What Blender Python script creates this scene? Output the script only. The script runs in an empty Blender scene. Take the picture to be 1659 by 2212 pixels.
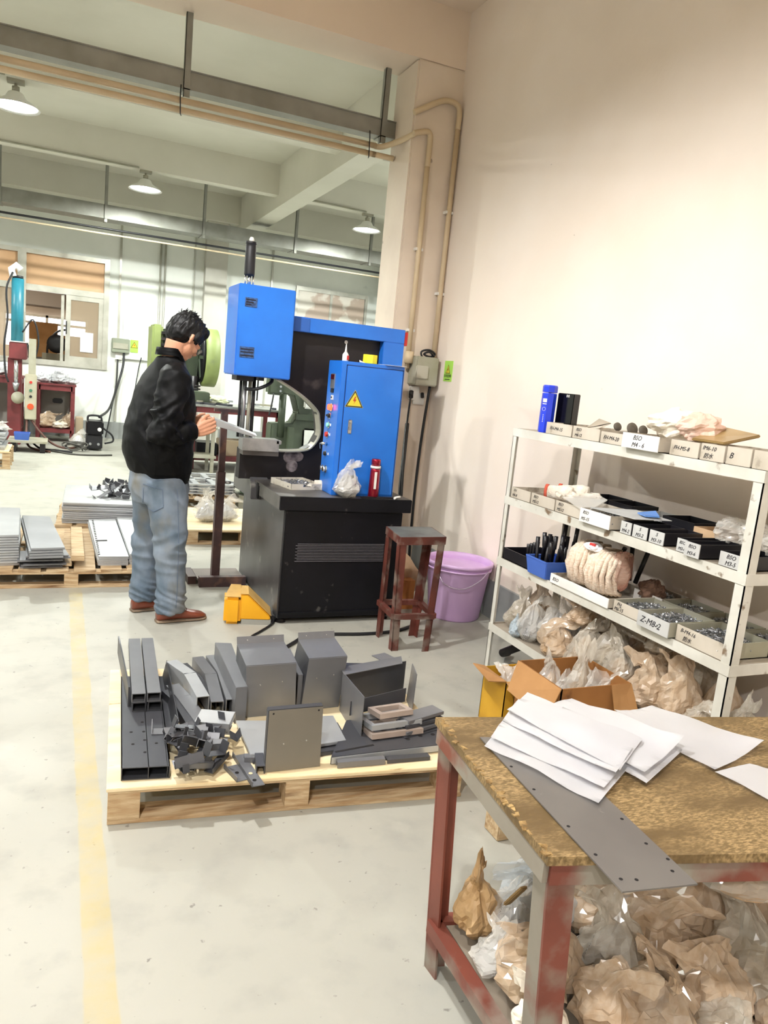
import bpy, bmesh, math, random
from mathutils import Vector, Matrix, Euler, noise

# ---------------------------------------------------------------- camera, world, lamps, exposure
scn = bpy.context.scene
COL = scn.collection
cam_data = bpy.data.cameras.new('camera')
cam = bpy.data.objects.new('camera', cam_data)
COL.objects.link(cam)
scn.camera = cam
cam_data.sensor_fit = 'VERTICAL'
cam_data.sensor_height = 24.0
cam_data.lens = 24.0 * 1625.0 / 2212.0
cam_data.clip_start = 0.05
cam_data.clip_end = 60
TILT, ROLL, YAW = math.radians(9.77), math.atan(0.099), math.radians(23.9)
fw = Vector((math.sin(YAW) * math.cos(TILT), math.cos(YAW) * math.cos(TILT), -math.sin(TILT)))
r0 = Vector((math.cos(YAW), -math.sin(YAW), 0))
u0 = r0.cross(fw)
up = math.cos(ROLL) * u0 - math.sin(ROLL) * r0
rt = math.cos(ROLL) * r0 + math.sin(ROLL) * u0
cm = Matrix((rt, up, -fw)).transposed().to_4x4()
cm.translation = (0, 0, 1.5)
cam.matrix_world = cm

world = bpy.data.worlds.new('world')
scn.world = world
world.use_nodes = True
world.node_tree.nodes['Background'].inputs[0].default_value = (0.86, 0.93, 1.0, 1)
world.node_tree.nodes['Background'].inputs[1].default_value = 0.6
scn.view_settings.view_transform = 'Standard'
scn.view_settings.look = 'None'
scn.view_settings.gamma = 1
scn.view_settings.use_curve_mapping = False
scn.view_settings.exposure = 1.2
scn.cycles.max_bounces = 7
scn.cycles.diffuse_bounces = 4
scn.cycles.glossy_bounces = 3
scn.cycles.transparent_max_bounces = 10
scn.cycles.sample_clamp_indirect = 6
scn.cycles.caustics_reflective = False
scn.cycles.caustics_refractive = False

NEAR_LAMP = (-0.05, 3.15, 3.42)
FAR_LAMPS = [(-0.46, 8.97), (1.05, 11.75), (4.42, 11.75)]      # the three the photograph shows
UNSEEN_LAMPS = [(-4.2, 8.97), (5.2, 8.97), (-3.6, 11.75), (-3.6, 3.15), (-.6, .1), (-1.6, -2.4)]  # out of view: added along the lamp grid to light the hall
P_NEAR, P_FAR = 1200, 1650

def fill_light(x, y, z, power, col):
    ld = bpy.data.lights.new('fill_light', 'AREA')
    ld.shape = 'DISK'
    ld.size = 0.34
    ld.energy = power
    ld.color = col
    lo = bpy.data.objects.new('fill_light', ld)
    lo.location = (x, y, z)
    COL.objects.link(lo)
    return lo

# ---------------------------------------------------------------- materials
def lin(h):
    if isinstance(h, tuple):
        return h + (1,) if len(h) == 3 else h
    h = h.lstrip('#')
    c = [int(h[i:i + 2], 16) / 255 for i in (0, 2, 4)]
    return tuple(x / 12.92 if x <= .04045 else ((x + .055) / 1.055) ** 2.4 for x in c) + (1,)

MATS = {}
def mat(name, c1, c2=None, rough=.6, metal=0, scale=6, bump=0, bscale=None, stretch=(1, 1, 1), detail=4, lo=.35, hi=.65,
        emit=None, estr=0, spec=.5, coat=0, alpha=1, dirt=None, dscale=2.0, dlo=.55, dhi=.7, rvar=0, bdist=.02):
    if name in MATS:
        return MATS[name]
    m = bpy.data.materials.new(name)
    m.use_nodes = True
    nt = m.node_tree
    b = nt.nodes['Principled BSDF']
    L = nt.links.new
    b.inputs['Base Color'].default_value = lin(c1)
    b.inputs['Roughness'].default_value = rough
    b.inputs['Metallic'].default_value = metal
    b.inputs['Specular IOR Level'].default_value = spec
    b.inputs['Coat Weight'].default_value = coat
    b.inputs['Alpha'].default_value = alpha
    tc = nt.nodes.new('ShaderNodeTexCoord')
    mp = nt.nodes.new('ShaderNodeMapping')
    mp.inputs['Scale'].default_value = stretch
    L(tc.outputs['Object'], mp.inputs[0])
    def nz(sc, det=4):
        n = nt.nodes.new('ShaderNodeTexNoise')
        n.inputs['Scale'].default_value = sc
        n.inputs['Detail'].default_value = det
        L(mp.outputs[0], n.inputs['Vector'])
        return n
    def ramp(n, a, c):
        r = nt.nodes.new('ShaderNodeMapRange')
        r.inputs[1].default_value = a
        r.inputs[2].default_value = c
        L(n.outputs['Fac'], r.inputs[0])
        return r
    def mix(fac, a, c):
        x = nt.nodes.new('ShaderNodeMix')
        x.data_type = 'RGBA'
        L(fac.outputs[0], x.inputs[0])
        if isinstance(a, tuple): x.inputs[6].default_value = a
        else: L(a, x.inputs[6])
        x.inputs[7].default_value = c
        return x
    col = None
    if c2:
        r = ramp(nz(scale, detail), lo, hi)
        col = mix(r, lin(c1), lin(c2))
        if rvar:
            rr = nt.nodes.new('ShaderNodeMapRange')
            rr.inputs[3].default_value = rough
            rr.inputs[4].default_value = rough + rvar
            L(r.outputs[0], rr.inputs[0])
            L(rr.outputs[0], b.inputs['Roughness'])
    if dirt:
        r2 = ramp(nz(dscale, 6), dlo, dhi)
        col = mix(r2, col.outputs[2] if col else lin(c1), lin(dirt))
    if col:
        L(col.outputs[2], b.inputs['Base Color'])
    if bump:
        n = nz(bscale or scale, 5)
        bp = nt.nodes.new('ShaderNodeBump')
        bp.inputs['Strength'].default_value = bump
        bp.inputs['Distance'].default_value = bdist
        L(n.outputs['Fac'], bp.inputs['Height'])
        L(bp.outputs[0], b.inputs['Normal'])
    if emit:
        b.inputs['Emission Color'].default_value = lin(emit)
        b.inputs['Emission Strength'].default_value = estr
    MATS[name] = m
    return m

# ---------------------------------------------------------------- object helpers
ROOTM = {}
def tag(o, label=None, cat=None, group=None, kind=None):
    if label: o['label'] = label
    if cat: o['category'] = cat
    if group: o['group'] = group
    if kind: o['kind'] = kind
    return o

def thing(name, label, cat, loc=(0, 0, 0), rz=0, group=None):
    o = bpy.data.objects.new(name, None)
    COL.objects.link(o)
    o.empty_display_size = .05
    o.location = loc
    o.rotation_euler = (0, 0, rz)
    ROOTM[o.name] = Matrix.Translation(Vector(loc)) @ Matrix.Rotation(rz, 4, 'Z')
    return tag(o, label, cat, group)

def rootm(o):
    while o.parent:
        o = o.parent
    return ROOTM.get(o.name, Matrix.Identity(4))

V = Vector
class G:
    """collects shapes given in world coordinates and links them as one mesh object"""
    def __init__(s):
        s.bm = bmesh.new()
        s.mi = 0
    def _hex(s, c):
        v = [s.bm.verts.new(p) for p in c]
        for f in ((0, 3, 2, 1), (4, 5, 6, 7), (0, 1, 5, 4), (1, 2, 6, 5), (2, 3, 7, 6), (3, 0, 4, 7)):
            fc = s.bm.faces.new([v[i] for i in f])
            fc.material_index = s.mi
        return s
    def box(s, x0, x1, y0, y1, z0, z1, m=None):
        c = [V(p) for p in ((x0, y0, z0), (x1, y0, z0), (x1, y1, z0), (x0, y1, z0), (x0, y0, z1), (x1, y0, z1), (x1, y1, z1), (x0, y1, z1))]
        if m: c = [m @ p for p in c]
        return s._hex(c)
    def obox(s, ctr, size, rot=(0, 0, 0)):
        m = Matrix.Translation(V(ctr)) @ Euler(rot).to_matrix().to_4x4()
        a, b, c = [q / 2 for q in size]
        return s.box(-a, a, -b, b, -c, c, m)
    def beam(s, p0, p1, w, h, up=(0, 0, 1)):
        p0, p1 = V(p0), V(p1)
        d = (p1 - p0).normalized()
        side = d.cross(V(up))
        if side.length < 1e-4: side = d.cross(V((0, 1, 0)))
        side.normalize()
        u = side.cross(d).normalized()
        a, b = side * w / 2, u * h / 2
        return s._hex([p0 - a - b, p0 + a - b, p1 + a - b, p1 - a - b, p0 - a + b, p0 + a + b, p1 + a + b, p1 - a + b])
    def cyl(s, p0, p1, r, n=14, r2=None, caps=True):
        p0, p1 = V(p0), V(p1)
        r2 = r if r2 is None else r2
        return s.rings([p0, p1], [r, r2], n, caps)
    def rings(s, pts, rads, n=8, caps=True):
        pts = [V(p) for p in pts]
        prev = None
        rs = []
        nrm = None
        for i, p in enumerate(pts):
            a = pts[max(i - 1, 0)]
            b = pts[min(i + 1, len(pts) - 1)]
            d = b - a
            d = d.normalized() if d.length > 1e-9 else V((0, 0, 1))
            if nrm is None:
                nrm = d.cross(V((0, 0, 1)))
                if nrm.length < 1e-3: nrm = d.cross(V((0, 1, 0)))
            nrm = (nrm - d * nrm.dot(d)).normalized()
            bi = d.cross(nrm)
            rr = rads[i] if isinstance(rads, (list, tuple)) else rads
            if not isinstance(rr, (list, tuple)): rr = (rr, rr)
            rs.append([s.bm.verts.new(p + nrm * math.cos(t) * rr[0] + bi * math.sin(t) * rr[1]) for t in [2 * math.pi * k / n for k in range(n)]])
        for a, b in zip(rs, rs[1:]):
            for k in range(n):
                f = s.bm.faces.new((a[k], a[(k + 1) % n], b[(k + 1) % n], b[k]))
                f.smooth = True
                f.material_index = s.mi
        if caps:
            for r, q in ((rs[0], 1), (rs[-1], 0)):
                f = s.bm.faces.new(r[::-1] if q else r)
                f.material_index = s.mi
        return s
    def tube(s, pts, r, n=8, sub=0):
        if sub: pts = spline(pts, sub)
        return s.rings(pts, r, n)
    def lathe(s, prof, ctr=(0, 0, 0), n=24, m=None, smooth=True):
        ctr = V(ctr)
        rs = []
        for r, z in prof:
            ring = []
            for k in range(n):
                t = 2 * math.pi * k / n
                p = V((r * math.cos(t), r * math.sin(t), z))
                if m: p = m @ p
                ring.append(s.bm.verts.new(p + ctr))
            rs.append(ring)
        for a, b in zip(rs, rs[1:]):
            for k in range(n):
                f = s.bm.faces.new((a[k], a[(k + 1) % n], b[(k + 1) % n], b[k]))
                f.smooth = smooth
                f.material_index = s.mi
        for r in (rs[0], rs[-1]):
            try: s.bm.faces.new(r).material_index = s.mi
            except Exception: pass
        return s
    def slab(s, pts, t, direction=None):
        """polygon given by its outline, thickened by t along its normal (or along direction)"""
        pts = [V(p) for p in pts]
        if direction is None:
            n = V((0, 0, 0))
            for i, p in enumerate(pts):
                q = pts[(i + 1) % len(pts)]
                n += p.cross(q)
            n.normalize()
        else: n = V(direction).normalized()
        a = [s.bm.verts.new(p) for p in pts]
        b = [s.bm.verts.new(p + n * t) for p in pts]
        s.bm.faces.new(a[::-1]).material_index = s.mi
        s.bm.faces.new(b).material_index = s.mi
        for i in range(len(pts)):
            j = (i + 1) % len(pts)
            s.bm.faces.new((a[i], a[j], b[j], b[i])).material_index = s.mi
        return s
    def strip(s, path, w, axis, t=.002):
        """a bent sheet: open outline path swept by vector axis, thickness t"""
        path = [V(p) for p in path]
        ax = V(axis)
        axn = ax.normalized()
        for a, b in zip(path, path[1:]):
            d = (b - a).normalized()
            n = d.cross(axn) * t
            e = d * t * .5
            s._hex([a - e, b + e, b + e + ax, a - e + ax, a - e + n, b + e + n, b + e + n + ax, a - e + n + ax])
        return s
    def sphere(s, c, r, n=10, m2=8, sc=(1, 1, 1)):
        prof = [(max(r * math.sin(math.pi * i / m2), 1e-4) , -r * math.cos(math.pi * i / m2)) for i in range(m2 + 1)]
        M = Matrix.Diagonal((sc[0], sc[1], sc[2])).to_4x4()
        return s.lathe(prof, c, n, M)
    def out(s, name, m, parent=None, label=None, cat=None, group=None, kind=None, bev=0, smooth=False, local=False, fix=True, origin=None):
        bm = s.bm
        if fix: bmesh.ops.recalc_face_normals(bm, faces=bm.faces)
        if bev:
            es = [e for e in bm.edges if e.calc_face_angle(0) > .7]
            bmesh.ops.bevel(bm, geom=es, offset=bev, segments=2, affect='EDGES', clamp_overlap=True)
        if smooth:
            for f in bm.faces: f.smooth = True
        me = bpy.data.meshes.new(name)
        loc = V((0, 0, 0))
        if parent is not None:
            if not local: bm.transform(rootm(parent).inverted())
        elif kind != 'structure' and not local:
            xs = [v.co for v in bm.verts]
            if origin is not None: loc = V(origin)
            else: loc = V((sum(v.x for v in xs) / len(xs), sum(v.y for v in xs) / len(xs), min(v.z for v in xs)))
            bm.transform(Matrix.Translation(-loc))
        bm.to_mesh(me)
        bm.free()
        o = bpy.data.objects.new(name, me)
        COL.objects.link(o)
        o.location = loc
        if parent is not None: o.parent = parent
        for mm in (m if isinstance(m, (list, tuple)) else [m]): me.materials.append(mm)
        if parent is None: ROOTM[o.name] = Matrix.Translation(loc)
        return tag(o, label, cat, group, kind)

def spline(pts, n=6):
    pts = [V(p) for p in pts]
    q = [pts[0] * 2 - pts[1]] + pts + [pts[-1] * 2 - pts[-2]]
    r = []
    for i in range(1, len(q) - 2):
        for k in range(n):
            t = k / n
            a, b, c, d = q[i - 1:i + 3]
            r.append(.5 * ((2 * b) + (c - a) * t + (2 * a - 5 * b + 4 * c - d) * t * t + (3 * b - a - 3 * c + d) * t ** 3))
    r.append(pts[-1])
    return r

def dup(o, loc=None, rz=None, label=None, group=None, scale=None, rot=None, parent=None):
    c = o.copy()
    COL.objects.link(c)
    c.parent = parent
    for ch in [x for x in o.children]:
        dup(ch, parent=c)
    if loc is not None: c.location = loc
    if rz is not None: c.rotation_euler = (0, 0, rz)
    if rot is not None: c.rotation_euler = rot
    if scale is not None: c.scale = scale if isinstance(scale, (tuple, list)) else (scale,) * 3
    if label: c['label'] = label
    if group: c['group'] = group
    return c

def text_mesh(body, size, mtx, m, parent=None, name='lettering', bold=0.0, extrude=.0004, shear=0, **kw):
    """mtx maps the text plane (x right, y up, z out) to world"""
    cu = bpy.data.curves.new('t', 'FONT')
    cu.body = body
    cu.size = size
    cu.extrude = extrude
    cu.offset = bold
    cu.shear = shear
    cu.align_x = 'CENTER'
    cu.align_y = 'CENTER'
    cu.resolution_u = 2
    to = bpy.data.objects.new('t', cu)
    me = bpy.data.meshes.new_from_object(to)
    bpy.data.objects.remove(to)
    bpy.data.curves.remove(cu)
    g = G()
    g.bm.from_mesh(me)
    bpy.data.meshes.remove(me)
    g.bm.transform(mtx)
    return g.out(name, m, parent, fix=False, **kw)

def frame_m(origin, xdir, ydir):
    x = V(xdir).normalized()
    y = V(ydir)
    y = (y - x * y.dot(x)).normalized()
    z = x.cross(y)
    m = Matrix((x, y, z)).transposed().to_4x4()
    m.translation = V(origin)
    return m

R = math.radians
# ---------------------------------------------------------------- the shared materials
WALL = mat('near_wall_warm_lit', '#f1e5d9', '#ecdecf', rough=.75, scale=1.3, bump=.06, bscale=25, dirt='#9c8f84', dscale=9, dlo=.745, dhi=.765)  # whitish wall; the warm light on it is put into the cream
WALLF = mat('far_wall_paint', '#eef0ea', '#e2e5de', rough=.75, scale=1.0, bump=.05, bscale=20, dirt='#b6b8b4', dscale=2.6, dlo=.68, dhi=.78)
CEIL = mat('ceiling_paint', '#dcd9cd', '#d3d0c3', rough=.85, scale=1.0, bump=.05, bscale=16)
CEILN = mat('near_ceiling_warm_lit', '#ecdcc9', '#e4d3c0', rough=.85, scale=1.0, bump=.05, bscale=16)  # warm tone of the near light put into the ceiling colour
COLM = mat('column_paint', '#e8dac8', '#dccdbb', rough=.7, scale=2.5, bump=.08, bscale=12, dirt='#a89a8a', dscale=9, dlo=.72, dhi=.76)
DADO = mat('grey_dado_paint', '#9b9e9c', '#888b89', rough=.6, scale=3)
GALV = mat('galvanised_steel', '#9a9a93', '#888880', rough=.5, metal=.35, scale=4)
PVC = mat('cream_conduit', '#d8c4a2', '#c9b593', rough=.5, scale=3)
DARKWIRE = mat('black_rubber', '#16161a', rough=.5)
BLACK = mat('black_gap', '#050505', rough=.9)
STEEL = mat('brushed_steel', '#b9bbbc', '#9fa1a3', rough=.32, metal=.8, scale=12, stretch=(1, 6, 1))
CHROME = mat('chrome', '#d8dadb', rough=.18, metal=1)
WHITE = mat('white_plastic', '#eceae4', '#dedbd2', rough=.45, scale=4)
GREYBOX = mat('grey_enclosure', '#a8a596', '#98957f', rough=.5, scale=5, bump=.03)
ALU = mat('aluminium_frame', '#c4c3b8', '#aeada1', rough=.35, metal=.4, scale=5)
INK = mat('marker_ink', '#1d1c20', rough=.7)
PAPER = mat('white_paper', '#f4f3f4', '#eeedf0', rough=.8, scale=3)
CARD = mat('cardboard', '#b98a58', '#a97b4b', rough=.85, scale=5, bump=.1, bscale=30)
WOOD = mat('pallet_wood', '#cdb692', '#ab8b64', rough=.75, scale=7, stretch=(1, 8, 8), bump=.2, bscale=12, dirt='#6e4c2c', dscale=3, dlo=.6, dhi=.75)
PLY = mat('pallet_plywood', '#f0e0bd', '#e2cb9f', rough=.7, scale=3, stretch=(1, 5, 1), bump=.08, dirt='#a78a5e', dscale=9, dlo=.64, dhi=.74)
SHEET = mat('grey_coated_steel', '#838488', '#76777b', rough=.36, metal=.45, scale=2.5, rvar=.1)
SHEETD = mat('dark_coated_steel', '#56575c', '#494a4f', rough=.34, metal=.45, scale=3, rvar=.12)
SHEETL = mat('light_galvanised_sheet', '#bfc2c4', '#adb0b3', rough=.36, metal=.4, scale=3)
REDP = mat('red_oxide_paint', '#69352b', '#4f2b25', rough=.45, scale=8, dirt='#7f7066', dscale=9, dlo=.52, dhi=.66, bump=.05)
MAROON = mat('maroon_paint', '#7c3234', '#642a2c', rough=.5, scale=6)
# ---------------------------------------------------------------- floor
def floor_material():
    m = bpy.data.materials.new('painted_concrete_floor')
    m.use_nodes = True
    nt = m.node_tree
    L = nt.links.new
    b = nt.nodes['Principled BSDF']
    geo = nt.nodes.new('ShaderNodeNewGeometry')
    sep = nt.nodes.new('ShaderNodeSeparateXYZ')
    L(geo.outputs['Position'], sep.inputs[0])
    def nz(sc, det=5, rough=.55):
        n = nt.nodes.new('ShaderNodeTexNoise')
        n.inputs['Scale'].default_value = sc
        n.inputs['Detail'].default_value = det
        n.inputs['Roughness'].default_value = rough
        L(geo.outputs['Position'], n.inputs['Vector'])
        return n.outputs['Fac']
    def mr(x, a, c, d=0, e=1):
        r = nt.nodes.new('ShaderNodeMapRange')
        for i, v in zip((1, 2, 3, 4), (a, c, d, e)): r.inputs[i].default_value = v
        L(x, r.inputs[0])
        return r.outputs[0]
    def mix(f, a, c):
        x = nt.nodes.new('ShaderNodeMix')
        x.data_type = 'RGBA'
        L(f, x.inputs[0])
        for i, q in ((6, a), (7, c)):
            if isinstance(q, str): x.inputs[i].default_value = lin(q)
            else: L(q, x.inputs[i])
        return x.outputs[2]
    def mth(op, a, c):
        x = nt.nodes.new('ShaderNodeMath')
        x.operation = op
        for i, q in enumerate((a, c)):
            if isinstance(q, (int, float)): x.inputs[i].default_value = q
            else: L(q, x.inputs[i])
        return x.outputs[0]
    base = mix(mr(nz(.9), .35, .65), '#a5a49a', '#adaba0')
    base = mix(mr(nz(6, 7), .5, .72), base, '#9d9c93')
    base = mix(mr(nz(28, 3), .68, .74), base, '#7e7c74')
    base = mix(mr(nz(2.3, 8), .6, .72), base, '#b3b1a7')
    # worn yellow aisle line painted on the floor
    wob = mth('MULTIPLY', mth('SUBTRACT', nz(5, 2), .5), .02)
    x = mth('ADD', sep.outputs[0], wob)
    msk = mth('MULTIPLY', mr(x, .082, .088), mr(x, .163, .157))
    msk = mth('MULTIPLY', msk, mr(sep.outputs[1], 5.1, 4.9))
    msk = mth('MULTIPLY', msk, mr(nz(9, 6, .6), .3, .62, .7, .3))
    base = mix(msk, base, '#b7a56c')
    L(base, b.inputs['Base Color'])
    L(mr(nz(3, 4), .3, .7, .5, .68), b.inputs['Roughness'])
    bp = nt.nodes.new('ShaderNodeBump')
    bp.inputs['Strength'].default_value = .08
    bp.inputs['Distance'].default_value = .01
    L(nz(12, 6), bp.inputs['Height'])
    L(bp.outputs[0], b.inputs['Normal'])
    return m
FLOOR = floor_material()
S = dict(kind='structure')
G().box(-9, 9, -4, 14.8, -.1, 0).out('floor', FLOOR, **S)

# ---------------------------------------------------------------- room shell
g = G(); g.box(2.72, 2.9, -4, 5.46, 0, 4.22).out('wall_right', WALL, **S)
G().box(2.7, 2.722, -4, 5.45, 0, .25).out('baseboard_right', DADO, **S)
G().box(2.34, 2.9, 5.45, 5.85, 0, 3.83).out('column', COLM, bev=.012, **S)
G().box(-9, 9, 5.45, 5.85, 3.83, 4.51).out('ceiling_beam', CEILN, **S)
G().box(-9, 3, -4, 5.45, 4.22, 4.65).out('ceiling_near', CEILN, **S)
G().box(-9, 9, 5.45, 14.8, 4.51, 4.65).out('ceiling', CEIL, **S)
G().box(-9, 2.72, 3.05, 3.25, 3.83, 4.22).out('ceiling_beam', CEILN, **S)
G().box(-9, 2.94, 8.87, 9.07, 4.08, 4.51).out('ceiling_beam', CEIL, **S)
G().box(3.23, 9, 8.87, 9.07, 4.08, 4.51).out('ceiling_beam', CEIL, **S)
G().box(-9, 2.94, 11.65, 11.85, 4.08, 4.51).out('ceiling_beam', CEIL, **S)
G().box(3.23, 9, 11.65, 11.85, 4.08, 4.51).out('ceiling_beam', CEIL, **S)
G().box(2.94, 3.23, 5.85, 14.6, 3.91, 4.51).out('ceiling_girder', CEIL, **S)
G().box(-9, 9, 14.3, 14.6, 4.04, 4.51).out('ceiling_beam', CEIL, **S)
G().box(-9, -8.8, -4, 14.8, 0, 4.65).out('wall_left', WALLF, **S)
G().box(8.8, 9, 5.46, 14.8, 0, 4.65).out('wall_east', WALLF, **S)
G().box(-9, 3, -4.2, -4, 0, 4.4).out('wall_near', WALL, **S)
# far wall with the window opening x -3.2 .. 0.70, z 1.25 .. 2.96
YW = 14.6
g = G()
g.box(-9, -3.54, YW, YW + .2, 0, 4.6)
g.box(.774, 9, YW, YW + .2, 0, 4.6)
g.box(-3.54, .774, YW, YW + .2, 0, 1.22)
g.box(-3.54, .774, YW, YW + .2, 3.125, 4.6)
g.out('wall_far', WALLF, **S)
G().box(-9, 9, YW - .02, YW + .002, 0, .3).out('baseboard_far', DADO, **S)
# far wall pilasters and vertical trunking
PIL = mat('far_pilaster_shade', '#cfccc2', '#bdbab0', rough=.7, scale=2)  # the pilaster's shading is put into a darker colour than the wall
G().box(2.39, 2.78, 14.4, YW, 0, 4.04).out('column', PIL, **S)
G().box(5.86, 6.25, 14.3, YW, 0, 4.51).out('column', mat('grey_pillar', '#9aa39f', '#87908c', rough=.6, scale=2), **S)
for i, (x, w) in enumerate(((.93, .035), (2.21, .02), (3.65, .03))):
    G().box(x, x + w, YW - .03, YW, .32, 3.8).out('trim_%d' % (i + 1), ALU, **S)
g = G()
for x in (1.62, 1.70): g.cyl((x, YW - .04, .5), (x, YW - .04, 3.56), .018, 8)
g.out('wall_conduit', ALU, **S)

# window in the far wall
def window_far():
    y0, y1 = YW - .03, YW + .06
    w = thing('window_1', 'wide aluminium window in far wall, tan paper behind upper panes', 'window', (-1.2, YW, 1.22))
    w['kind'] = 'structure'
    g = G()
    for z0, z1 in ((1.22, 1.31), (3.05, 3.125), (2.45, 2.55)):
        g.box(-3.46, .686, y0, y1, z0, z1)
    for x0, x1 in ((.686, .774), (-.686, -.553), (-2.2, -2.12), (-3.54, -3.45)):
        g.box(x0, x1, y0 - .01, y1, 1.22, 3.125)
    g.out('window_frame', ALU, w)
    TAN = mat('lit_tan_film', '#dfb78f', '#d2a67b', rough=.5, scale=1.2)
    for x0, x1 in ((-.553, .686), (-2.12, -.686), (-3.45, -2.2)):
        G().box(x0, x1, YW + .02, YW + .03, 2.55, 3.05).out('pane', TAN, w, label='upper pane covered with tan film')
    GL = mat('window_glass', '#b9a890', rough=.08, alpha=.45, spec=.8)
    # sliding sash on the right with a notice, sash pushed behind it; opening left of it
    g = G()
    for x0, x1 in ((.077, .155), (.61, .686)): g.box(x0, x1, y0 + .01, y0 + .05, 1.31, 2.45)
    for z0, z1 in ((1.31, 1.41), (2.37, 2.45)): g.box(.155, .61, y0 + .012, y0 + .048, z0, z1)
    s = g.out('sash', ALU, w)
    G().box(.155, .61, y0 + .025, y0 + .032, 1.41, 2.37).out('glass', GL, s)
    G().box(.08, .10, y0 - .005, y0 + .01, 1.78, 2.0).out('latch', DARKWIRE, s)
    g = G()
    g.box(.0, .05, y0 + .05, y0 + .09, 1.31, 2.45)
    g.box(.62, .665, y0 + .05, y0 + .09, 1.31, 2.45)
    g.out('rear_sash', ALU, w)
    g = G()
    for x0, x1 in ((-.774, -.686), (-2.12, -2.05)): g.box(x0, x1, y0 + .01, y0 + .05, 1.31, 2.45)
    s = g.out('sash', ALU, w)
    G().box(-2.05, -.774, y0 + .025, y0 + .032, 1.31, 2.45).out('glass', GL, s)
    n = G().box(.32, .53, y0 + .008, y0 + .012, 1.5, 1.84).out('paper_notice', PAPER)
    tag(n, 'white paper notice taped to the sliding window pane', 'notice')
window_far()
# room behind the window
BACKR = mat('back_room_wall', '#a99b88', '#988b79', rough=.8, scale=1)
g = G()
g.box(-4.5, 2.4, 18.4, 18.5, 0, 3.6)
g.box(2.4, 2.5, YW + .2, 18.5, 0, 3.6)
g.box(-4.5, -4.4, YW + .2, 18.5, 0, 3.6)
g.out('wall_back_room', BACKR, **S)
G().box(-4.5, 2.5, YW + .2, 18.5, -.1, 0).out('floor_back_room', FLOOR, **S)
G().box(-4.5, 2.5, YW + .2, 18.5, 3.3, 3.4).out('ceiling_back_room', mat('back_room_ceiling', '#c79c78', rough=.8), **S)
w2 = thing('window_2', 'bright window with bars seen through the opened far window', 'window', (-.3, 18.3, 1.5)); w2['kind'] = 'structure'
G().box(-1.1, .5, 18.34, 18.38, 1.45, 2.15).out('pane', mat('daylight_pane', '#ffffff', emit='#f4f8ff', estr=2.2), w2)
g = G()
for x in (-1.12, -.3, .5): g.box(x, x + .05, 18.3, 18.34, 1.45, 2.2)
for z in (1.4, 2.0, 2.15): g.box(-1.1, .55, 18.3, 18.34, z, z + .05)
g.out('window_frame', ALU, w2)
G().box(-1.15, .05, 18.3, 18.4, 2.4, 2.95).out('trim_8', mat('back_room_panel', '#9a958c', rough=.6), **S)
lb = fill_light(-.8, 16.5, 3.1, 30, (1, .86, .7))  # unseen light without a fixture, added to fill the back room
for i, (x, y, sx, sy, z0, z1) in enumerate(((-.55, 16.1, .5, .5, 0, 1.98), (.02, 16.3, .5, .5, 0, 1.78), (-1.4, 15.9, .6, .5, 0, 1.5))):
    b = G(); b.box(x, x + sx, y, y + sy, max(z1 - .65, 0), z1)
    o = b.out('cardboard_box', CARD)
    tag(o, ['tall tan cardboard box seen through the open window, left of reel', 'lower brown cardboard box behind the cable reel in window',
            'cardboard box behind the left window glass'][i], 'box')
    G().box(x - .02, x + sx + .02, y - .02, y + sy + .02, 0, max(z1 - .65, 0)).out('storage_plinth', mat('plinth_grey', '#6a655e', rough=.7),
        label=['grey crate carrying the tall tan box behind window', 'grey crate carrying the lower box behind window', 'grey crate behind left glass of the window'][i], cat='crate')
r = thing('cable_reel', 'dark round cable reel in the room beyond the far window', 'reel', (-.05, 15.4, 1.2))
G().lathe([(.06, -.03), (.17, -.03), (.17, .03), (.06, .03)], (-.06, 15.4, 1.6), 20, Matrix.Rotation(R(90), 4, 'X')).out('rim', DARKWIRE, r)
G().tube([(-.22, 15.45, 1.3), (-.2, 15.4, 1.6), (-.05, 15.4, 1.82), (.15, 15.4, 1.88)], .02, 8, 5).out('hose', DARKWIRE, r)
G().box(-.3, .2, 15.25, 15.55, 0, 1.42).out('reel_stand', mat('reel_stand_olive', '#6a6350', rough=.6), r)

# window on the far wall right of the machine, brown paper behind
w3 = thing('window_3', 'low aluminium window in far wall above the blue machine arm', 'window', (4.8, YW, 1.8)); w3['kind'] = 'structure'
g = G()
for z0, z1 in ((1.5, 1.56), (3.08, 3.16)): g.box(4.15, 5.64, YW - .04, YW, z0, z1)
for x0 in (4.15, 4.85, 5.59): g.box(x0, x0 + .05, YW - .045, YW, 1.5, 3.16)
g.out('window_frame', ALU, w3)
for x0 in (4.2, 4.9):
    G().box(x0, x0 + .68, YW - .02, YW - .005, 1.56, 3.08).out('pane', mat('brown_papered_pane', '#b9a798', '#d9d3c8', rough=.5, scale=1.6, lo=.5, hi=.54), w3)

# ---------------------------------------------------------------- cable trays, conduits, lamps
def tray(x0, x1, y, z0, z1, depth, hang, ztop, label, seams=()):
    t = thing('cable_tray', label, 'cable tray', ((x0 + x1) / 2, y, z0))
    g = G()
    g.box(x0, x1, y, y + .003, z0, z1)
    g.box(x0, x1, y, y + depth, z0 - .003, z0)
    g.box(x0, x1, y + depth - .003, y + depth, z0, z1)
    g.box(x0, x1, y - .008, y + .012, z1 - .008, z1)
    g.box(x0, x1, y - .006, y + .004, z0 - .006, z0 + .006)
    g.out('trough', GALV, t)
    for x in hang:
        q = G()
        q.box(x - .022, x + .022, y - .02, y - .014, z0 - .06, ztop)
        q.box(x - .022, x - .018, y - .02, y + .03, z0 - .06, ztop)
        q.box(x - .022, x + .022, y - .02, y + depth, z0 - .012, z0 - .004)
        q.out('hanger_bracket', GALV, t)
    return t
ty = 5.78
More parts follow.
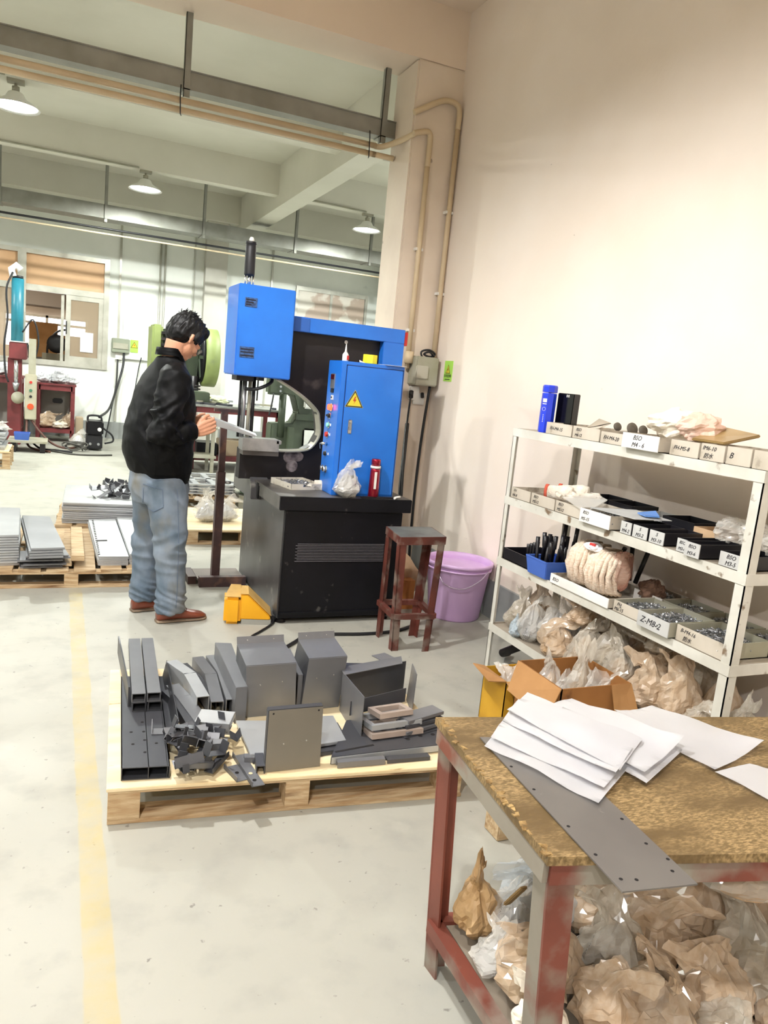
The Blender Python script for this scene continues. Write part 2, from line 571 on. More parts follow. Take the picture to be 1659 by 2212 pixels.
tray(-9, 2.34, ty, 3.355, 3.475, .12, (-3.2, -1.2, .76, 2.235), 3.83, 'near galvanised cable tray hanging across room under the beam')
for i, zz in enumerate((3.262, 3.2)):
    c = G().cyl((-8, ty - .03, zz), (2.18, ty - .03, zz), .021, 10)
    c.tube([(2.15, ty - .03, zz), (2.22, ty - .04, zz + .0), (2.3, ty - .2, zz + .02), (2.36, 5.41, zz + .05)] if i == 0 else [(2.15, ty - .03, zz), (2.3, ty - .03, zz), (2.33, ty - .03, zz)], .021, 10, 5)
    c.out('conduit_pipe', PVC, label=['upper cream conduit pipe slung under the near cable tray', 'lower cream conduit pipe slung under the near cable tray'][i], cat='pipe')
g = G()
for x in (.72, 2.12): g.tube([(x, ty - .03, 3.36), (x - .005, ty - .055, 3.3), (x, ty - .055, 3.17), (x + .01, ty - .02, 3.17)], .004, 6)
g.out('tie_wire', DARKWIRE, label='black tie wires holding two conduits under near tray', cat='wire')
# pipes on the column
g = G().tube([(2.33, 5.40, 3.30), (2.42, 5.40, 3.33), (2.46, 5.41, 3.33), (2.475, 5.415, 3.28), (2.475, 5.42, 3.1)], .021, 10, 6)
g.cyl((2.475, 5.42, 3.12), (2.475, 5.42, 1.62), .02, 10)
o = thing('column_pipe', 'cream conduit running down the middle of the column face', 'pipe', (2.475, 5.42, 1.6))
g.out('pipe', PVC, o)
for z in (2.5, 1.9): G().box(2.445, 2.505, 5.41, 5.452, z, z + .02).out('clip', WHITE, o)
G().cyl((2.475, 5.40, 1.66), (2.475, 5.40, 1.75), .035, 12).out('coupling', PVC, o)
o = thing('column_pipe', 'cream conduit bending over and down the corner of column and wall', 'pipe', (2.69, 5.41, 1.7))
g = G().tube([(2.33, 5.43, 3.45), (2.4, 5.42, 3.49), (2.5, 5.41, 3.55), (2.58, 5.41, 3.58), (2.66, 5.41, 3.57), (2.69, 5.41, 3.52), (2.69, 5.41, 3.4)], .021, 10, 6)
g.cyl((2.69, 5.41, 3.42), (2.69, 5.41, 1.7), .02, 10).out('pipe', PVC, o)
for z in (2.8, 2.2): G().box(2.66, 2.72, 5.40, 5.452, z, z + .02).out('clip', WHITE, o)

yt = 13.0
tray(-9, 7.2, yt, 3.56, 3.76, .40, (-3.56, -.86, .60, 2.09, 3.63, 5.0), 4.51, 'far galvanised cable tray hanging in front of the far wall')
for i, zz in enumerate((3.41, 3.335)):
    G().cyl((-9, yt + .05, zz), (7.0, yt + .05, zz), .017 - .004 * i, 8).out('conduit_pipe', PVC if i else DARKWIRE,
        label=['dark conduit pipe under the far cable tray', 'thin cream conduit under the far cable tray'][i], cat='pipe')

SHADE = mat('lamp_shade_enamel', '#f2f2ee', rough=.4)
def lit_bulb(power, col):
    return mat('lit_bulb_%d' % power, '#ffffff', emit=tuple(col), estr=power)
def lamp(name_label, x, y, z, power, warm=(.96, 1, .95)):
    t = thing('pendant_lamp', name_label, 'lamp', (x, y, z))
    G().lathe([(.05, .10), (.07, .09), (.10, .04), (.19, -.01), (.23, -.04), (.228, -.046), (.185, -.018), (.095, .03), (.06, .08), (.045, .09)],
              (x, y, z), 28).out('lamp_shade', SHADE, t)
    G().sphere((x, y, z + .026), .058, 12, 7).out('bulb', lit_bulb(power, warm), t)
    G().cyl((x, y, z + .09), (x, y, 4.08 if z > 3.5 else 3.83 if 3.05 < y < 3.25 else 4.22), .014, 8).out('stem', GREYBOX, t)
    zc = 4.08 if z > 3.5 else 3.83 if 3.05 < y < 3.25 else 4.22
    G().box(x - .08, x + .08, y - .05, y + .05, zc - .03, zc).out('mounting_plate', GREYBOX, t)
    G().cyl((x, y, z + .1), (x, y, z + .15), .035, 12).out('lamp_holder', GREYBOX, t)
    return t
FL = ['pendant lamp at the upper left below the near conduits', 'pendant lamp hanging left of the diagonal girder', 'pendant lamp hanging beside the column, right of the girder']
for (x, y), lb_ in zip(FAR_LAMPS, FL): lamp(lb_, x, y, 3.87, P_FAR)
UNSEEN_LABELS = ['added unseen pendant lamp at the far left of the hall', 'added unseen pendant lamp right of the column in the far bay', 'added unseen pendant lamp near the far left window', 'added unseen pendant lamp over the left of the near aisle', 'pendant lamp above the photographer', 'added unseen rearmost pendant lamp behind the photographer']
for i, (x, y) in enumerate(UNSEEN_LAMPS):
    lamp(UNSEEN_LABELS[i], x, y, 3.64 if y < 5 else 3.87, P_NEAR if y < 5 else P_FAR, (.99, .985, .97) if y < 5 else (.97, 1, .95))
lamp('white pendant lamp over the near aisle', NEAR_LAMP[0], NEAR_LAMP[1], NEAR_LAMP[2] + .05, P_NEAR, (.99, .985, .97))
for (x0, x1, y) in ((-9, .95, 11.63), (3.25, 4.35, 11.63), (-9, -.55, 8.85)):
    G().cyl((x0, y, 4.1), (x1, y, 4.08), .013, 8).out('lamp_conduit', GREYBOX, label={11.63: 'thin conduit along beam edge to the far lamps', 8.85: 'thin conduit along beam to the upper left lamp'}[y] + (' right of girder' if x0 > 0 else ''), cat='pipe')
# ---------------------------------------------------------------- riveting machine
BLUE = mat('machine_blue_enamel', '#2479dd', '#1e6dce', rough=.38, scale=3, coat=.15)
BLACKP = mat('black_machine_paint', '#0c0c10', '#121217', spec=.25, rough=.42, scale=5, dirt='#4a4846', dscale=16, dlo=.68, dhi=.75)
DARKP = mat('dark_frame_plate', '#191618', '#221e20', spec=.35, rough=.42, scale=2, dirt='#4b4241', dscale=4, dlo=.6, dhi=.72)
SIDEM = mat('worn_side_steel', '#5f5e5f', '#4b494a', rough=.33, metal=.35, scale=3, dirt='#8d8a84', dscale=9, dlo=.62, dhi=.74)
TOPM = mat('worn_table_steel', '#5a5653', '#6e6a66', rough=.42, metal=.35, scale=7)
YEL = mat('warning_yellow', '#d8c93a', rough=.5)
REDS = mat('signal_red', '#c22a22', rough=.5)
mc = thing('riveting_press', 'tall blue and black insertion press on a black cabinet beside the column', 'machine', (1.6, 4.75, 0))
g = G(); g.box(1.235, 2.0, 4.235, 5.30, .03, .70)
base = g.out('base_cabinet', SIDEM, mc, bev=.004)
g = G(); g.box(1.24, 1.998, 4.215, 4.234, .035, .70)
fp = g.out('front_panel', BLACKP, mc, bev=.003)
for i in range(12):
    z = .392 + i * .0097
    G().box(1.315 + (.012 if i % 2 else 0), 1.89, 4.210, 4.216, z, z + .0017).out('louvre', mat('louvre_edge', '#8a868c', rough=.5, metal=.3), fp)
G().box(1.245, 1.99, 4.205, 4.225, .06, .075).out('trim_ledge', BLACKP, fp)
for x in (1.27, 1.95):
    for y in (4.27, 5.24): G().cyl((x, y, 0), (x, y, .035), .035, 14, .02).out('foot', DARKP, mc)
G().box(1.195, 2.045, 4.195, 4.215, .705, .787).out('table_lip', BLACKP, mc, bev=.003)
g = G(); g.box(1.195, 2.045, 4.215, 5.33, .765, .787); g.box(1.195, 1.235, 4.215, 4.70, .705, .765)
g.out('table_plate', TOPM, mc)
g = G().slab([(1.165, 4.80, .66), (1.165, 5.34, .66), (1.165, 5.34, .80), (1.165, 5.22, .825), (1.165, 4.86, .80), (1.165, 4.80, .75)], .12, (1, 0, 0))
g.out('side_slide_block', SIDEM, mc, bev=.004)
G().box(1.19, 1.2, 4.72, 4.76, .68, .78).out('slot', BLACK, mc)
# C frame plate
throat = [(1.10, .985), (1.35, .983), (1.51, .995), (1.575, 1.034), (1.614, 1.115), (1.60, 1.22), (1.581, 1.27), (1.5, 1.34), (1.40, 1.40), (1.31, 1.445)]
outl = [(1.09, .787), (1.09, .985)] + throat[1:] + [(1.31, 1.80), (2.12, 1.80), (2.12, .787)]
G().slab([(x, 4.86, z) for x, z in outl], .10, (0, 1, 0)).out('frame_plate', DARKP, mc)
th = spline([(x, 4.87, z) for x, z in throat], 4)
g = G()
for a, b in zip(th, th[1:]): g.beam(a, b, .10, .008, (0, 0, 1))
g.out('throat_rim', mat('throat_rim_metal', '#a9a79a', rough=.35, metal=.5), mc)
g = G(); g.sphere((1.425, 4.859, .945), .045, 14, 8, (1, .06, 1)); g.sphere((1.445, 4.859, .885), .042, 14, 8, (1, .06, 1)); g.sphere((1.48, 4.859, .95), .038, 14, 8, (1.1, .06, .9))
g.out('wear_patch', mat('worn_bare_patch', '#8f8586', '#4a4244', rough=.5, scale=22), mc)
# blue cover frame
g = G(); g.box(1.36, 2.15, 4.79, 4.86, 1.765, 1.856); g.box(2.0, 2.15, 4.79, 4.86, 1.60, 1.765); g.box(1.36, 2.15, 4.79, 5.0, 1.85, 1.858)
g.out('blue_arm_cover', BLUE, mc, bev=.003)
G().box(1.36, 1.47, 4.783, 4.79, 1.768, 1.85).out('cover_dark_end', mat('darker_blue', '#2b5fae', rough=.5), mc)  # left end of the arm cover in a darker blue
# head
hd = G().box(.985, 1.342, 4.70, 5.03, 1.452, 2.003).out('head_cover', BLUE, mc, bev=.006)
g = G()
for z in (1.915, 1.545): g.box(.99, 1.03, 4.697, 4.70, z, z + .002)
SM = mat('printed_label', '#3a5f95', '#27385a', rough=.5, scale=60)
G().box(1.025, 1.10, 4.6965, 4.6995, 1.87, 1.925).out('printed_label', SM, hd)
G().box(1.01, 1.10, 4.6965, 4.6995, 1.565, 1.63).out('printed_label', SM, hd)
for i, z in enumerate((1.915, 1.90, 1.885)):
    G().box(1.03, 1.09 - .012 * i, 4.695, 4.6968, z - .006, z).out('print_line', DARKP, hd)
for i, z in enumerate((1.618, 1.6, 1.58)):
    G().box(1.015, 1.095, 4.695, 4.6968, z - .006, z).out('print_line', DARKP, hd)
g = G().cyl((1.075, 4.85, 2.0), (1.075, 4.85, 2.08), .012, 10); g.cyl((1.05, 4.85, 2.0), (1.05, 4.85, 2.08), .006, 8); g.cyl((1.10, 4.85, 2.0), (1.10, 4.85, 2.08), .006, 8)
g.out('rod', CHROME, mc)
G().lathe([(.0, 2.07), (.031, 2.07), (.033, 2.08), (.033, 2.24), (.03, 2.255), (.034, 2.257), (.034, 2.272), (.0, 2.272)], (1.073, 4.85, 0), 24).out('air_cylinder', DARKWIRE, mc)
G().lathe([(0, 2.27), (.014, 2.27), (.016, 2.285), (.009, 2.30), (0, 2.30)], (1.075, 4.85, 0), 14).out('vent_cap', WHITE, mc)
g = G(); g.box(1.02, 1.13, 4.78, 4.93, 1.42, 1.455); g.box(1.17, 1.2, 4.8, 4.9, 1.43, 1.455)
g.out('guide_block', DARKWIRE, mc)
for x, r, m_ in ((1.065, .009, DARKWIRE), (1.09, .015, STEEL), (1.125, .012, GREYBOX), (1.15, .012, DARKP), (1.175, .005, DARKWIRE)):
    G().cyl((x, 4.85, 1.06 if r > .006 else 1.3), (x, 4.85, 1.46), r, 12).out('ram_rod', m_, mc)
G().tube([(1.25, 4.80, 1.46), (1.245, 4.78, 1.43), (1.20, 4.76, 1.40), (1.14, 4.77, 1.375), (1.08, 4.80, 1.37)], .011, 10, 6).out('hose', DARKWIRE, mc)
g = G().box(1.075, 1.315, 4.74, 4.86, .985, 1.065); g.box(1.295, 1.33, 4.74, 4.80, 1.035, 1.06)
g.out('anvil_block', STEEL, mc, bev=.003)
G().box(1.085, 1.32, 4.76, 4.86, .955, .985).out('anvil_base', TOPM, mc)
G().cyl((1.75, 4.845, 1.735), (1.75, 4.862, 1.735), .012, 12).out('bolt', STEEL, mc)
# limit switch end at right
G().box(2.15, 2.175, 4.8, 4.86, 1.755, 1.845).out('red_stop', REDS, mc)
# ---- control cabinet
cb = G().box(1.54, 1.952, 4.302, 4.54, .787, 1.60).out('control_cabinet', BLUE, mc, bev=.003)
G().box(1.575, 1.94, 4.293, 4.302, .80, 1.575).out('cabinet_door', BLUE, cb, bev=.002)
GAP = mat('door_gap', '#0e2a5e', rough=.6)
g = G(); g.box(1.571, 1.576, 4.298, 4.3035, .797, 1.58); g.box(1.571, 1.945, 4.298, 4.3035, 1.575, 1.58); g.box(1.94, 1.945, 4.298, 4.3035, .797, 1.58)
g.out('door_gap', GAP, cb)
G().box(1.608, 1.632, 4.288, 4.294, 1.17, 1.255).out('door_handle', CHROME, cb, bev=.003)
G().box(1.614, 1.626, 4.284, 4.289, 1.19, 1.24).out('handle_lever', STEEL, cb, bev=.002)
def tri_sign(p0, ux, uz, s, parent, nrm):
    """warning triangle with lightning bolt; p0 centre of base, ux and uz in-plane unit vectors"""
    p0, ux, uz, nrm = V(p0), V(ux), V(uz), V(nrm)
    def T(k, off): return [p0 + ux * (-s / 2 * k) + uz * (s * .29 * (1 - k)) + nrm * off, p0 + ux * (s / 2 * k) + uz * (s * .29 * (1 - k)) + nrm * off, p0 + uz * (s * .29 * (1 - k) + s * .88 * k) + nrm * off]
    G().slab(T(1.06, 0), .0008, nrm).out('sign_border', mat('sign_pale_edge', '#c9b94a', rough=.5), parent)
    G().slab(T(1.0, .0008), .0006, nrm).out('sign_border', INK, parent)
    G().slab(T(.82, .0014), .0006, nrm).out('sign_face', YEL, parent)
    bolt = [(-.02, .52), (.09, .60), (.02, .42), (.10, .40), (-.05, .14), (0, .30), (-.09, .32)]
    G().slab([p0 + ux * x * s + uz * z * s + nrm * .002 for x, z in bolt], .0006, nrm).out('bolt_symbol', mat('bolt_orange', '#b5481d', rough=.5) if s > .08 else INK, parent)
tri_sign((1.636, 4.2925, 1.333), (1, 0, 0), (0, 0, 1), .112, cb, (0, -1, 0))
# buttons on the left side of the cabinet (normal -X)
def btn(y, z, r, m_, d=.014):
    G().cyl((1.54, y, z), (1.536, y, z), r * 1.35, 16).out('button_ring', CHROME, cb)
    G().cyl((1.537, y, z), (1.537 - d, y, z), r, 16, r * .9).out('button', m_, cb)
G().box(1.534, 1.541, 4.40, 4.47, 1.43, 1.52).out('counter_display', STEEL, cb, bev=.002)
G().box(1.532, 1.535, 4.405, 4.465, 1.485, 1.515).out('counter_screen', mat('dark_red_screen', '#4a1414', rough=.2), cb)
G().box(1.532, 1.541, 4.41, 4.45, 1.405, 1.428).out('counter_keys', DARKWIRE, cb)
G().box(1.533, 1.541, 4.405, 4.435, 1.362, 1.390).out('key_switch', WHITE, cb)
G().cyl((1.534, 4.42, 1.376), (1.529, 4.42, 1.376), .006, 10).out('key_slot', DARKWIRE, cb)
btn(4.425, 1.315, .019, mat('lit_red_lens', '#ff2a1a', emit='#ff3a20', estr=3.5), .02)
btn(4.44, 1.262, .014, DARKWIRE, .012)
G().box(1.522, 1.53, 4.425, 4.47, 1.257, 1.268).out('selector_knob', DARKWIRE, cb)
btn(4.445, 1.205, .015, mat('pale_green_button', '#8fe0d4', rough=.3))
btn(4.458, 1.145, .016, REDS)
G().cyl((1.54, 4.455, 1.085), (1.505, 4.455, 1.088), .012, 12, .008).out('key_barrel', CHROME, cb)
G().tube([(1.505, 4.455, 1.088), (1.50, 4.47, 1.085), (1.505, 4.485, 1.07), (1.51, 4.49, 1.05)], .003, 6, 4).out('key', CHROME, cb)
btn(4.462, 1.025, .013, DARKWIRE, .012)
btn(4.435, .93, .017, CHROME, .02)
btn(4.495, .93, .014, CHROME, .016)
for z in (1.205, 1.145, 1.025): G().box(1.535, 1.5405, 4.408, 4.415, z - .005, z + .01).out('button_tag', WHITE, cb)

# things on top of the control cabinet
t = thing('glue_bottle', 'small white glue bottle with pointed nozzle standing on the blue cabinet', 'bottle', (1.60, 4.42, 1.6))
G().lathe([(0, 1.6), (.018, 1.6), (.019, 1.605), (.019, 1.64), (.01, 1.655), (0, 1.655)], (1.6, 4.42, 0), 16).out('bottle_body', WHITE, t)
G().lathe([(0, 1.65), (.009, 1.65), (.006, 1.67), (.002, 1.705), (0, 1.705)], (1.6, 4.42, 0), 12).out('nozzle', WHITE, t)
G().box(1.603, 1.616, 4.399, 4.402, 1.61, 1.635).out('bottle_label', REDS, t)
t = thing('yellow_tape_roll', 'yellow tape roll lying on the blue control cabinet', 'tape', (1.75, 4.4, 1.6))
G().lathe([(.025, 1.6), (.045, 1.6), (.047, 1.603), (.047, 1.652), (.045, 1.655), (.025, 1.655), (.025, 1.6)], (1.755, 4.40, 0), 8, smooth=False).out('roll', mat('tape_yellow', '#f0e02c', rough=.4), t)
G().cyl((1.755, 4.4, 1.6), (1.755, 4.4, 1.65), .024, 12).out('core', CARD, t)
g = G().slab([(1.82, 4.28, 1.602), (1.96, 4.30, 1.601), (1.95, 4.42, 1.603), (1.80, 4.40, 1.603)], .0015); g.slab([(1.66, 4.33, 1.603), (1.70, 4.34, 1.602), (1.68, 4.42, 1.612)], .001)
g.bm.faces.ensure_lookup_table()
G().slab([(1.82, 4.285, 1.6015), (1.945, 4.265, 1.602), (1.95, 4.42, 1.603), (1.80, 4.40, 1.603)], .0015).out('paper_sheet', PAPER, label='white paper sheet lying on right end of the blue cabinet', cat='paper')
G().slab([(1.66, 4.33, 1.602), (1.70, 4.34, 1.6015), (1.685, 4.40, 1.616)], .001).out('paper_scrap', PAPER, label='folded white paper scrap between glue bottle and yellow tape', cat='paper')
# things on the machine table
TZ = .787
t = thing('vacuum_flask', 'red metal vacuum flask with white band standing on the press table', 'flask', (1.80, 4.255, TZ))
REDM = mat('red_lacquered_metal', '#a01530', '#8c0f28', rough=.22, metal=.6, scale=3, coat=.5)
G().lathe([(0, TZ), (.031, TZ), (.034, TZ + .006), (.031, TZ + .17), (.029, TZ + .19), (0, TZ + .19)], (1.80, 4.255, 0), 24).out('flask_body', REDM, t)
G().lathe([(.030, TZ + .185), (.0325, TZ + .185), (.0325, TZ + .2), (.030, TZ + .2)], (1.80, 4.255, 0), 24).out('band', WHITE, t)
G().lathe([(0, TZ + .2), (.029, TZ + .2), (.029, TZ + .235), (.026, TZ + .243), (0, TZ + .243)], (1.80, 4.255, 0), 24).out('cap', REDM, t)
G().box(1.785, 1.80, 4.220, 4.224, TZ + .06, TZ + .165).out('flask_label', WHITE, t)
t = thing('white_bottle', 'small white plastic bottle with black cap behind the screw bag', 'bottle', (1.66, 4.28, TZ))
G().lathe([(0, TZ), (.026, TZ), (.027, TZ + .004), (.027, TZ + .10), (.016, TZ + .115), (0, TZ + .115)], (1.665, 4.275, 0), 18).out('bottle_body', WHITE, t)
G().lathe([(0, TZ + .113), (.014, TZ + .113), (.014, TZ + .13), (0, TZ + .13)], (1.665, 4.275, 0), 14).out('cap', DARKWIRE, t)
# cardboard-like metal tray of screws on the table
SCREW = mat('silver_screws', '#d8dadd', '#75777a', rough=.25, metal=.8, scale=60)
LBLP = mat('tray_card', '#d9d3c5', '#c8c0b0', rough=.8, scale=9, dirt='#8c8274', dscale=18, dlo=.6, dhi=.74)
def screws(parent, x0, x1, y0, y1, z, n, seed, m_=SCREW, size=.012, mtx=None, heap=.01, name='screws'):
    rnd = random.Random(seed)
    g = G()
    for i in range(n):
        u, v = rnd.uniform(0, 1), rnd.uniform(0, 1)
        x, y = x0 + (x1 - x0) * u, y0 + (y1 - y0) * v
        h = z + heap * (1 - (2 * u - 1) ** 2) * (1 - (2 * v - 1) ** 2) + rnd.uniform(0, .003)
        a, e = rnd.uniform(0, 6.28), rnd.uniform(-.4, .4)
        d = V((math.cos(a) * math.cos(e), math.sin(a) * math.cos(e), math.sin(e))) * size
        p, q = V((x, y, h)), V((x, y, h)) + d
        if mtx: p, q = mtx @ p, mtx @ q
        g.rings([p, q], size * .14, 4, False)
        g.rings([q, q + (q - p) * .18], size * .3, 5, True)
    g.box(x0, x1, y0, y1, z - .004, z, mtx) if mtx else g.box(x0, x1, y0, y1, z - .004, z)
    return g.out(name, m_, parent, kind='stuff')
t = thing('screw_tray', 'pale open tray of silver screws on left of the press table', 'tray', (1.41, 4.6, TZ), R(12))
mt = ROOTM[t.name]
g = G(); w_, d_, h_ = .115, .14, .038
g.box(-w_, w_, -d_, d_, 0, .003, mt)
for a in ((-w_, -w_ + .004, -d_, d_), (w_ - .004, w_, -d_, d_), (-w_, w_, d_ - .004, d_)): g.box(*a, 0, h_, mt)
g.box(-w_, -.03, -d_, -d_ + .004, 0, h_, mt); g.box(.03, w_, -d_, -d_ + .004, 0, h_, mt); g.box(-.03, .03, -d_, -d_ + .004, 0, h_ * .5, mt)
g.out('tray_body', LBLP, t)
screws(t, -w_ + .008, w_ - .02, -d_ + .02, d_ - .02, .02, 330, 5, mtx=mt, size=.013)

# ---------------------------------------------------------------- bags
FILM = mat('clear_plastic_film', '#f6f3ec', rough=.12, spec=.9, alpha=.34)
FILMT = mat('tan_bag_film', '#e2cdb4', '#cfb495', rough=.2, spec=.8, alpha=.6, scale=7)
BROWNP = mat('brown_paper_wrap', '#c9a986', '#a98a66', rough=.55, scale=5, bump=.2)
BAGGREY = mat('greyish_bag_film', '#dcd4c6', '#c2b8a8', rough=.16, spec=.9, alpha=.55, scale=8)
SCREWB = mat('bagged_silver_screws', '#f0f1f3', '#55565a', rough=.3, metal=.5, scale=85, lo=.42, hi=.58, bump=.5, bscale=85)
SCREWBR = mat('bagged_brass_screws', '#c9b48c', '#76593a', rough=.35, metal=.4, scale=70, lo=.42, hi=.58, bump=.4, bscale=70)
def bag_meshes(seed, kind):
    """a loosely closed plastic bag in unit size: slumped body, gathered upper part, flat crinkled mouth folded to one side"""
    rnd = random.Random(seed * 7 + 1)
    off = V((rnd.uniform(0, 50), rnd.uniform(0, 50), rnd.uniform(0, 50)))
    lean = V((rnd.uniform(-.34, .34), rnd.uniform(-.34, .34), 0))
    pinch = rnd.uniform(.45, .8) if kind != 'sack' else rnd.uniform(.28, .5)
    tw = rnd.uniform(0, 3.14)
    def body(scale, crumple, top, n=30, rows=20):
        g = G()
        rings = []
        for j in range(rows):
            v = j / (rows - 1)
            if top:
                if v < .62:
                    q = v / .62
                    r = .5 * min(1, (q * 2.6 + .22)) ** .7 * (1 - (1 - pinch) * max(0, q - .45) ** 1.5 * 1.9)
                    z = q * .62
                    fl = 1 - .25 * q
                    sh = 0
                else:
                    q = (v - .62) / .38
                    r = .5 * (pinch * .92 + .30 * q ** 1.5)
                    z = .62 + .34 * q
                    fl = .75 - .58 * min(1, q * 1.5)
                    sh = q ** 1.4
            else:
                r = .5 * min(1, v * 3 + .4) * (1 - v ** 3 * .9)
                z = .02 + v * .52
                fl, sh = .86, 0
            ring = []
            for k in range(n):
                t = 2 * math.pi * k / n
                c, s_ = math.cos(t), math.sin(t)
                p = V((c, s_, z * 2.2))
                ridge = 1 - 2 * abs(noise.noise(p * 1.9 + off))
                f = 1 + crumple * .5 * noise.noise(p * 1.2 + off) + crumple * .30 * (ridge - .6) + crumple * .22 * noise.noise(p * 5.2 + off) * (.4 + v)
                rr = r * scale * f
                x, y = rr * c, rr * s_ * fl
                x, y = x * math.cos(tw) - y * math.sin(tw), x * math.sin(tw) + y * math.cos(tw)
                zz = z * (1 + crumple * .22 * noise.noise(p * 1.6 + off * 1.7)) + (.16 * noise.noise(V((t * 1.1, 3, seed))) if v > .8 and top else 0)
                d = lean * sh
                zz -= sh * lean.length * .5
                ring.append(g.bm.verts.new((x + d.x, y + d.y, max(zz, .0))))
            rings.append(ring)
        for a, b in zip(rings, rings[1:]):
            for k in range(n):
                g.bm.faces.new((a[k], a[(k + 1) % n], b[(k + 1) % n], b[k]))
        g.bm.faces.new(rings[0][::-1])
        if not top: g.bm.faces.new(rings[-1])
        return g
    return body(1, .8, True), body(.84, .35, False, 20, 10)
BAGCACHE = {}
def make_bag(film, fill, kind, seed, fillname='contents'):
    key = (film.name, fill.name, kind, seed % 6)
    if key not in BAGCACHE:
        a, b = bag_meshes(seed % 6 + {'sack': 0, 'round': 10, 'pillow': 20}[kind], kind)
        root = bpy.data.objects.new('plastic_bag', None)
        COL.objects.link(root)
        root.empty_display_size = .05
        a.out('bag_film', film, root, local=True)
        b.out(fillname, fill, root, local=True)
        BAGCACHE[key] = [root, False]
        return root, key
    return BAGCACHE[key][0], key
def bag(x, y, z, s, label, film=FILMT, fill=BROWNP, kind='sack', seed=0, rot=(0, 0, 0), group=None, sz=None, fillname='contents'):
    root, key = make_bag(film, fill, kind, seed, fillname)
    if not BAGCACHE[key][1]:
        BAGCACHE[key][1] = True
        o = root
    else:
        o = dup(root)
    o.location = (x, y, z)
    o.rotation_euler = rot
    o.scale = (s, s, s if sz is None else sz)
    if 'group' in o: del o['group']
    return tag(o, label, 'bag', group)
bag(1.615, 4.245, TZ, .17, 'clear plastic bag of silver screws standing on the press table edge', FILM, SCREWB, 'sack', 1, (0, 0, .4), sz=.27, fillname='screws')
# gloves beside the tray
def glove(name, label, base, ang, m_, tilt=0, s=1.0):
    t = thing(name, label, 'glove', base, ang)
    mm = ROOTM[t.name] @ Matrix.Scale(s, 4)
    g = G()
    P = lambda *a: mm @ V(a)
    g.rings([P(-.10, 0, .015), P(-.05, 0, .018), P(0, 0, .02), P(.04, 0, .02)], [(.012 * s, .03 * s), (.013 * s, .032 * s), (.016 * s, .042 * s), (.012 * s, .038 * s)], 12)
    g.out('palm', m_, t)
    for i, y in enumerate((-.03, -.01, .01, .03)):
        G().tube([P(.03, y, .02), P(.07, y * 1.3, .018 + .006 * (i % 2)), P(.095 - .01 * abs(i - 1.5), y * 1.4, .012)], .009 * s, 8).out('finger', m_, t)
    G().tube([P(-.02, -.035, .02), P(.01, -.065, .018), P(.04, -.075, .014)], .010 * s, 8).out('thumb', m_, t)
    G().rings([P(-.115, 0, .015), P(-.098, 0, .015)], [(.013 * s, .034 * s)] * 2, 12).out('cuff', mat('glove_cuff', '#c4553f', rough=.9), t)
    return t
COTTON = mat('cotton_knit', '#efe6d8', '#dccfbd', rough=.95, scale=30, bump=.4, bscale=120)
glove('work_glove', 'pale cotton glove with red cuff lying on the press table', (1.535, 4.50, TZ), R(150), COTTON)
g = G()
g.beam((1.71, 4.225, TZ + .006), (1.95, 4.232, TZ + .006), .02, .01); g.beam((1.73, 4.25, TZ + .006), (1.93, 4.245, TZ + .006), .014, .01)
t = thing('hand_pliers', 'dark tool with a white handle tip lying in front of the red flask', 'tool', (1.84, 4.24, TZ))
g.out('tool_arm', DARKP, t)
G().rings([(1.93, 4.215, TZ + .008), (1.965, 4.25, TZ + .008), (1.985, 4.25, TZ + .01)], .008, 8).out('handle_tip', WHITE, t)

# ---------------------------------------------------------------- electrical box, socket, cords, sticker
t = thing('switch_box', 'grey electrical switch box mounted on the column', 'electrical box', (2.6, 5.3, 1.5))
G().box(2.50, 2.69, 5.30, 5.45, 1.50, 1.72).out('box_body', GREYBOX, t, bev=.008)
G().box(2.495, 2.60, 5.285, 5.305, 1.55, 1.65).out('breaker_cover', mat('grey_cover', '#b5b1a2', rough=.45), t, bev=.006)
G().tube([(2.58, 5.37, 1.70), (2.56, 5.37, 1.755), (2.62, 5.36, 1.775), (2.68, 5.37, 1.75), (2.64, 5.37, 1.725), (2.58, 5.36, 1.74), (2.62, 5.35, 1.76), (2.67, 5.36, 1.73)], .008, 8, 5).out('cable_coil', DARKWIRE, t)
# socket
t = thing('power_socket', 'white double power socket under the grey switch box', 'socket', (2.57, 5.42, 1.4))
G().box(2.52, 2.60, 5.41, 5.45, 1.38, 1.49).out('socket_body', WHITE, t, bev=.005)
G().box(2.56, 2.655, 5.42, 5.45, 1.35, 1.44).out('lower_socket', WHITE, t, bev=.005)
g = G().cyl((2.525, 5.40, 1.40), (2.515, 5.38, 1.45), .018, 10); g.out('plug', DARKWIRE, t)
G().cyl((2.62, 5.39, 1.41), (2.625, 5.41, 1.44), .014, 10).out('plug', DARKWIRE, t)
G().tube([(2.515, 5.38, 1.42), (2.49, 5.34, 1.3), (2.42, 5.2, 1.1), (2.34, 5.0, .8), (2.30, 4.9, .5), (2.26, 4.9, .2), (2.2, 5.0, .02)], .008, 8, 6).out('hanging_cable', DARKWIRE, label='black machine cord sloping down from the white socket', cat='cord')
G().tube([(2.47, 5.30, 1.2), (2.40, 5.15, .98), (2.33, 5.0, .74), (2.30, 4.9, .5)], .016, 8, 4).out('cable_sleeve', DARKWIRE, label='thick black sleeve around the sloping machine cord', cat='cord')
G().tube([(2.66, 5.36, 1.50), (2.655, 5.36, 1.42), (2.64, 5.37, 1.1), (2.63, 5.37, .7), (2.64, 5.38, .3), (2.66, 5.40, .02)], .011, 8, 6).out('hanging_cable', DARKWIRE, label='black cord hanging straight down from the switch box', cat='cord')
t = thing('warning_sticker', 'green and yellow electric warning sticker on the wall by the column', 'sticker', (2.715, 5.19, 1.55))
